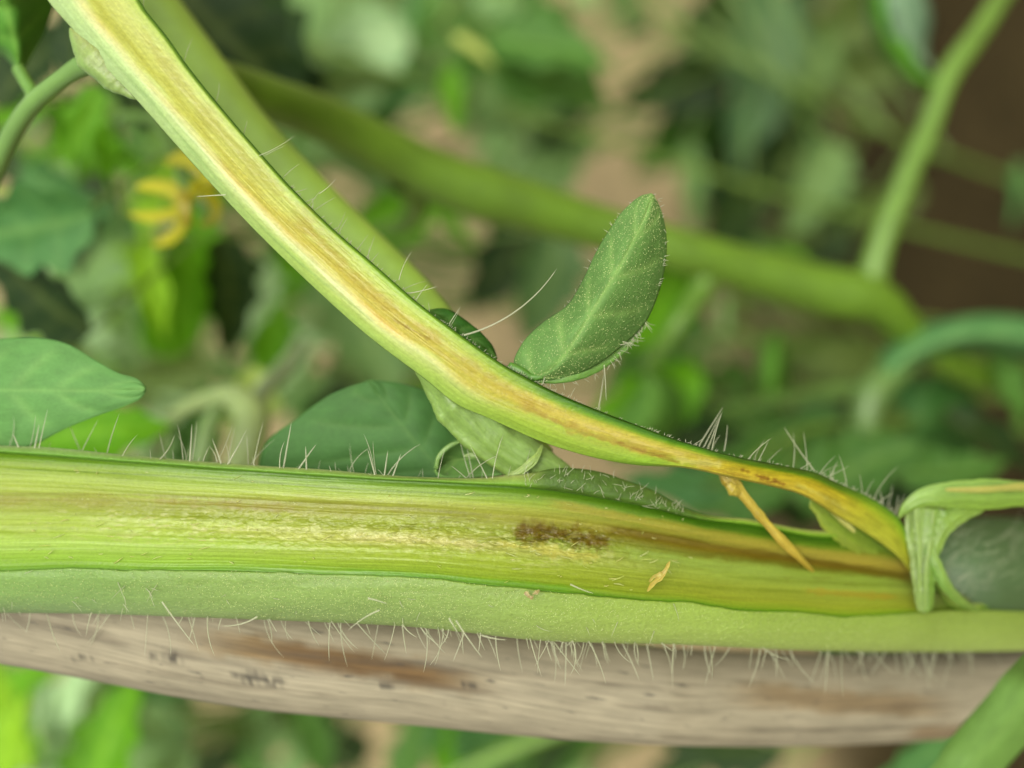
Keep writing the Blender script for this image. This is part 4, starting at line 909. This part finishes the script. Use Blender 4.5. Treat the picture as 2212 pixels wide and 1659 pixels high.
# flowering plant
for a in [(200, 560, 240, 200, 'grey', .11, .6), (330, 620, 220, 280, 'yel', .09, .4), (410, 640, 260, 275, 'viv', .10, .9), (60, 600, 200, 220, 'mint', .12, .2), (30, 690, 170, 170, 'viv', .10, .3),
          (190, 650, 200, 190, 'grey', .13, .9), (250, 480, 200, 120, 'blue', .12, -.6), (500, 640, 260, 285, 'dark', .08, .9), (545, 650, 200, 262, 'mint', .10, .8), (440, 500, 200, 310, 'viv', .09, .4),
          (300, 300, 240, 100, 'mid', .13, .5), (140, 700, 180, 210, 'mint', .14, .4), (570, 740, 200, 250, 'viv', .12, .7), (600, 600, 220, 240, 'viv', .13, .6), (100, 800, 220, 200, 'olive', .14, .4), (350, 740, 220, 290, 'viv', .13, .8), (620, 520, 220, 300, 'grey', .15, .4), (480, 400, 160, 330, 'viv', .14, .5), (250, 560, 150, 160, 'yel', .11, .4), (300, 700, 170, 120, 'grey', .15, .2)]: A('flower', *a)
for a in [(430, 870, 200, 180, 'mint', .10, .9), (540, 900, 220, 265, (178, 206, 112), .07, .6), (430, 930, 210, 100, 'mid', .06, .2, 0, 1), (220, 930, 260, 15, 'viv', .05, .3), (330, 830, 260, 200, 'olive', .12, .3), (600, 830, 200, 230, 'grey', .12, .7), (640, 780, 140, 60, 'mint', .11, .8), (140, 960, 220, 0, 'viv', .07, .3), (390, 780, 200, 330, 'olive', .14, .2), (700, 900, 200, 240, 'dark', .10, .3), (330, 970, 200, 170, 'grey', .10, .4)]: A('pith', *a)
for a in [(800, 690, 340, 290, 'grey', .13, .2, .2, 3), (720, 600, 240, 240, 'grey', .16, .5), (1100, 560, 280, 240, 'dark', .15, .2, 0, 1), (1180, 620, 260, 260, (84, 118, 66), .14, .2, 0, 1), (840, 480, 200, 200, 'viv', .10, .5), (960, 470, 190, 330, 'viv', .11, .8), (860, 780, 200, 200, 'grey', .17, .3)]: A('gap', *a)
# pale and broad plants at the top
for a in [(520, 60, 380, 130, 'dark', .10, .2, 0, 3), (600, 130, 260, 140, 'dark', .11, .1, 0, 0), (670, 70, 220, 60, 'grey', .20, .5), (770, 110, 240, 200, 'mint', .22, .3), (720, 230, 260, 250, 'grey', .22, .4), (820, 280, 220, 300, 'grey', .25, .6), (620, 10, 240, 30, 'grey', .22, .4), (850, 180, 200, 80, 'mid', .24, .5), (760, 20, 260, 10, 'grey', .28, .3), (860, 50, 260, 330, 'olive', .3, .4), (690, 330, 200, 240, 'grey', .26, .5), (900, 330, 190, 20, 'olive', .27, .6), (640, 270, 200, 100, 'mid', .24, .4), (780, 370, 190, 160, 'grey', .28, .5)]: A('pale', *a)
for a in [(1120, 80, 470, 335, 'mid', .16, .15, 0, 3), (1060, 20, 380, 10, 'blue', .19, .2, 0, 1), (1190, 100, 280, 350, 'mid', .15, .3, .2, 0), (980, 215, 150, 280, 'viv', .13, .2, 0, 2), (950, 160, 160, 260, 'grey', .14, .9), (1030, 230, 150, 250, 'grey', .15, .9), (1025, 105, 110, 330, (190, 206, 110), .12, .5, 0, 4), (1120, 310, 160, 260, 'mint', .20, .9, 0, 4), (1160, 370, 190, 190, 'grey', .24, .5), (960, 40, 200, 200, 'mid', .22, .5)]: A('broad', *a)
for a in [(1640, 160, 400, 265, (86, 124, 78), .30, .2, 0, 0), (1540, 130, 360, 260, 'dark', .33, .4), (1450, 190, 220, 200, 'dark', .3, .3, 0, 1), (1580, 330, 300, 250, 'dark', .32, .5), (1700, 330, 260, 240, 'dark', .30, .5), (1480, 290, 260, 230, 'mid', .34, .4), (1770, 410, 220, 250, (112, 146, 86), .25, .4), (1640, 430, 260, 230, 'olive', .3, .4), (1760, 150, 220, 250, (112, 146, 80), .3, .7), (1800, 60, 240, 200, 'olive', .32, .5), (1500, 410, 200, 280, 'grey', .3, .5), (1720, 480, 220, 220, 'olive', .28, .5), (1580, 500, 220, 250, 'dark', .3, .5), (1700, 40, 260, 230, 'dark', .35, .3), (1375, 55, 90, 240, 'dark', .28, .5, 0, 0), (1400, 215, 120, 200, 'dark', .28, .3, 0, 0), (1240, 330, 140, 230, 'grey', .26, .6)]: A('shade', *a)
for a in [(1450, 640, 280, 250, 'viv', .09, .5), (1560, 700, 120, 270, 'grey', .2, .6), (1500, 760, 130, 280, 'grey', .2, .6), (1420, 720, 260, 240, 'mid', .12, .3), (1600, 650, 150, 260, 'olive', .22, .7), (1780, 780, 220, 180, 'olive', .22, .5), (1500, 850, 260, 200, 'mid', .14, .4), (1560, 930, 300, 190, 'mid', .13, .3), (1660, 930, 300, 340, 'olive', .14, .4), (1400, 860, 260, 210, 'viv', .11, .3), (1370, 780, 200, 230, 'mid', .12, .4), (1770, 960, 240, 0, 'mid', .12, .4), (1480, 950, 240, 180, 'dark', .12, .4)]: A('weed', *a)
for a in [(1560, 1060, 300, 190, 'mid', .08, .3), (1450, 1050, 240, 180, 'blue', .08, .3), (1680, 1080, 200, 330, 'dark', .09, .3), (1850, 1020, 300, 20, 'mid', .08, .4), (1950, 1040, 260, 30, 'dark', .09, .3), (2060, 1010, 260, 10, 'mid', .08, .3), (1780, 1060, 220, 250, 'mid', .10, .5), (2150, 950, 260, 330, 'dark', .10, .3), (2190, 850, 200, 300, 'mid', .1, .5), (1650, 990, 300, 180, 'mid', .10, .3), (1880, 950, 220, 60, 'olive', .11, .5), (2200, 420, 150, 270, 'blue', .2, .5)]: A('deep', *a)
# under the cane
for a in [(40, 1540, 260, 100, 'yel', .09, .5), (10, 1620, 240, 80, 'yel', .07, .4), (230, 1600, 280, 80, 'viv', .08, .2, 0, 1), (150, 1500, 200, 60, 'mint', .12, .3), (120, 1600, 220, 110, 'grey', .10, .6), (200, 1500, 160, 250, 'mint', .13, .7), (310, 1540, 220, 300, 'mid', .12, .4), (360, 1620, 230, 300, 'grey', .11, .5), (340, 1480, 200, 330, 'blue', .14, .4), (60, 1460, 200, 30, 'viv', .12, .4), (300, 1650, 200, 20, 'grey', .1, .4), (170, 1660, 200, 60, 'grey', .11, .7), (470, 1640, 130, 40, 'dark', .14, .4)]: A('low', *a)
for a in [(570, 1580, 200, 270, 'grey', .15, .3), (560, 1500, 160, 90, 'grey', .16, .4), (680, 1600, 240, 280, 'mid', .14, .3), (880, 1620, 220, 80, 'mid', .13, .3, 0, 2), (960, 1610, 220, 90, 'viv', .14, .9, 0, 2), (1040, 1600, 240, 20, 'blue', .16, .3), (1170, 1640, 240, 30, 'dark', .15, .3), (1190, 1600, 240, 0, 'mid', .16, .3), (630, 1670, 180, 60, 'grey', .15, .5), (1090, 1660, 220, 60, 'mid', .15, .5)]: A('lowmid', *a)
for a in [(1560, 1620, 260, 190, 'dark', .14, .3), (1490, 1650, 200, 30, 'dark', .15, .3), (1620, 1600, 160, 150, 'mid', .15, .4), (2000, 1640, 260, 230, 'blue', .06, .3, 0, 1), (1960, 1450, 420, 5, 'blue', .04, .5, 0, 2), (2120, 1480, 200, 350, 'mid', .05, .4)]: A('lowright', *a)
HOLES = [(1180, -50, 1500, 400), (1160, 360, 1330, 450), (860, 500, 1100, 780), (1930, -50, 2260, 680), (1480, 640, 1900, 820), (895, 230, 1000, 430), (390, 1500, 510, 1700), (720, 1540, 880, 1700), (1230, 1590, 2000, 1700)]
def fill(key, x0, y0, x1, y1, n, d0, d1, tones, s0=110, s1=240):
    k = 0
    while k < n:
        x, y = random.uniform(x0, x1), random.uniform(y0, y1); k += 1
        if any(a_ < x < c_ and b_ < y < e_ for a_, b_, c_, e_ in HOLES): continue
        A(key, x, y, random.uniform(s0, s1), random.uniform(140, 320), random.choice(tones), random.uniform(d0, d1), random.uniform(-.8, .9), random.uniform(-.4, .4), jitter=0.25)
fill('flower', 0, 200, 640, 760, 40, .12, .40, ['mint', (130, 172, 104), 'viv', 'yel', 'mint', 'mid', (124, 168, 84)])
fill('pith', 0, 700, 700, 1000, 22, .12, .30, ['grey', 'viv', (140, 178, 80), 'mint', 'mid'])
fill('pale', 460, 0, 920, 420, 26, .25, .60, ['grey', 'mint', 'mid', 'olive', 'grey'])
fill('gap', 640, 440, 1000, 900, 12, .18, .35, ['grey', 'olive', 'viv', 'mid'])
fill('broad', 900, 0, 1300, 420, 16, .22, .45, ['mid', 'grey', 'dark', 'blue'])
fill('shade', 1400, 0, 1880, 560, 22, .30, .42, ['dark', 'mid', 'dark', 'olive'])
fill('weed', 1330, 560, 1700, 1000, 14, .14, .26, ['mid', 'olive', 'grey', 'viv'], 90, 200)
fill('low', -20, 1430, 420, 1680, 20, .10, .30, ['mint', 'grey', 'viv', 'yel', 'mid'])
fill('lowmid', 480, 1500, 1260, 1680, 14, .18, .34, ['grey', 'mid', 'blue', 'dark'])
fill('corner', -30, 150, 330, 560, 10, .06, .14, ['viv', 'blue', 'dark', 'grey'])
random.seed(29)
fill('flower', -900, -100, 0, 900, 26, .10, .40, ['mint', 'grey', 'viv', 'yel', 'mid'], 160, 300)
fill('corner', -700, -700, 100, 0, 16, .06, .25, ['mid', 'blue', 'dark', 'viv'], 160, 320)
fill('pale', 300, -700, 900, -20, 16, .15, .5, ['grey', 'mid', 'dark', 'olive'], 160, 300)
fill('broad', 900, -700, 1500, -20, 14, .15, .4, ['mid', 'grey', 'dark', 'blue'], 160, 300)
fill('shade', 1500, -600, 2100, -30, 10, .25, .4, ['dark', 'mid', 'olive'], 140, 280)
fill('low', -800, 1500, 350, 2300, 26, .08, .3, ['mint', 'grey', 'viv', 'mid'], 160, 300)
fill('lowmid', 400, 1700, 1400, 2300, 16, .12, .3, ['grey', 'mid', 'blue', 'dark'], 160, 280)
finish_plants()
# low weeds over the field beyond
wv, wf, wn = [], [], 0
for k in range(5200):
    x = random.gauss(0, 1.6); y = 0.55 + abs(random.gauss(0, 1.7))
    if y < 1.15 and -0.10 < x < 0.45: continue
    if fbm(np.array(x * 2.2), np.array(y * 2.2), 55, 3) < 0.47: continue
    h = random.uniform(.01, .10); l = random.uniform(.025, .06); a = random.uniform(0, 6.28); e = random.uniform(-.2, .9)
    c_, s_ = math.cos(a), math.sin(a); z0 = float(soil_z(np.array(x), np.array(y))) + h
    dx = np.array([c_ * math.cos(e), s_ * math.cos(e), math.sin(e)]); sx = np.array([-s_, c_, 0.0]); b0 = np.array([x, y, z0])
    q = [b0, b0 + dx * l * .3 + sx * l * .2, b0 + dx * l * .65 + sx * l * .2 + np.array([0, 0, -.1 * l]), b0 + dx * l + np.array([0, 0, -.25 * l]), b0 + dx * l * .65 - sx * l * .2 + np.array([0, 0, -.1 * l]), b0 + dx * l * .3 - sx * l * .2]
    r0 = b0 - np.array([0, 0, h + .01]); wd_ = sx * .0012
    wv += q + [r0 + wd_, r0 - wd_, b0 + dx * .002]; wf += [(wn, wn + 1, wn + 2, wn + 5), (wn + 5, wn + 2, wn + 3, wn + 4), (wn + 6, wn + 7, wn + 8, wn)]; wn += 9
wcol = np.zeros((wn, 3)); wuv = np.array(wv)[:, :2] * 20
wo = mesh_obj('weeds', np.array(wv), np.array(wf), M_LEAF, None, wcol, wuv); wo.color = (*[float(q) for q in alb(104, 150, 74)], 1)
tag(wo, 'low green weeds covering the soil far behind the tomato plants', 'weeds', kind='stuff')
# twig under the cane
tw = stalk('twig', [(1260, 1560, 0.10), (1150, 1600, 0.10), (1060, 1636, 0.10), (960, 1680, 0.10)], [.0012, .0012, .0012, .0010], alb(124, 170, 50), PLANTS['lowmid']['e'], n=16)

# flower and white-green stalks
fl = Bag()
fe = PLANTS['flower']['e']
def petal(pts, w, seed, parent):
    d = 0.034
    o = ribbon('petal', [(x, y, d + 0.002 * k) for k, (x, y) in enumerate(pts)], w, 0.15, (200, 198, 20), (214, 210, 36), parent, seed=seed, n=24, m=7, ragged=0.04); return o
cone = ribbon('flower', [(392, 408, 0.034), (398, 440, 0.033), (404, 470, 0.033), (410, 492, 0.034)], [20, 34, 28, 10], 0.9, (188, 176, 26), (176, 164, 26), fe, seed=70, n=24, m=8)
cone['label'] = 'yellow flower with curled back petals'
for k, (p_, w) in enumerate([([(452, 400), (440, 360), (400, 342), (356, 352)], [30, 46, 40, 12]), ([(392, 440), (376, 415), (338, 402), (292, 404)], [30, 34, 30, 10]), ([(392, 452), (360, 464), (320, 468), (278, 462)], [26, 26, 24, 8]), ([(392, 450), (390, 490), (368, 515), (328, 530)], [30, 30, 28, 8]), ([(440, 410), (464, 440), (462, 468), (430, 486)], [26, 28, 26, 8]), ([(410, 430), (430, 400), (452, 392), (470, 410)], [24, 34, 26, 8])]):
    petal(p_, w, 80 + k, cone)
stalk('flower_stalk', [(410, 420, 0.036), (390, 370, 0.04), (330, 260, 0.045), (270, 250, 0.05), (240, 320, 0.07), (260, 480, 0.09)], [.0007, .0006, .0006, .0006, .0007, .0009], alb(112, 156, 56), fe, n=30)
pe = PLANTS['pith']['e']
stalk('pale_stalk', [(520, 1010, 0.05), (540, 950, 0.05), (545, 900, 0.052), (500, 855, 0.055), (440, 865, 0.058), (370, 905, 0.06), (330, 990, 0.06)], [.0022, .0024, .0022, .0013, .0010, .0010, .0010], alb(182, 208, 130), pe, n=40)
stalk('pale_stalk', [(540, 900, 0.052), (570, 840, 0.06), (620, 790, 0.07), (650, 740, 0.08)], [.0016, .0013, .0013, .0011], alb(176, 200, 150), pe, n=24)
stalk('pale_stalk', [(430, 1000, 0.052), (440, 960, 0.052), (460, 900, 0.055), (500, 850, 0.06)], [.0012, .0011, .0010, .0008], alb(160, 196, 120), pe, n=24)
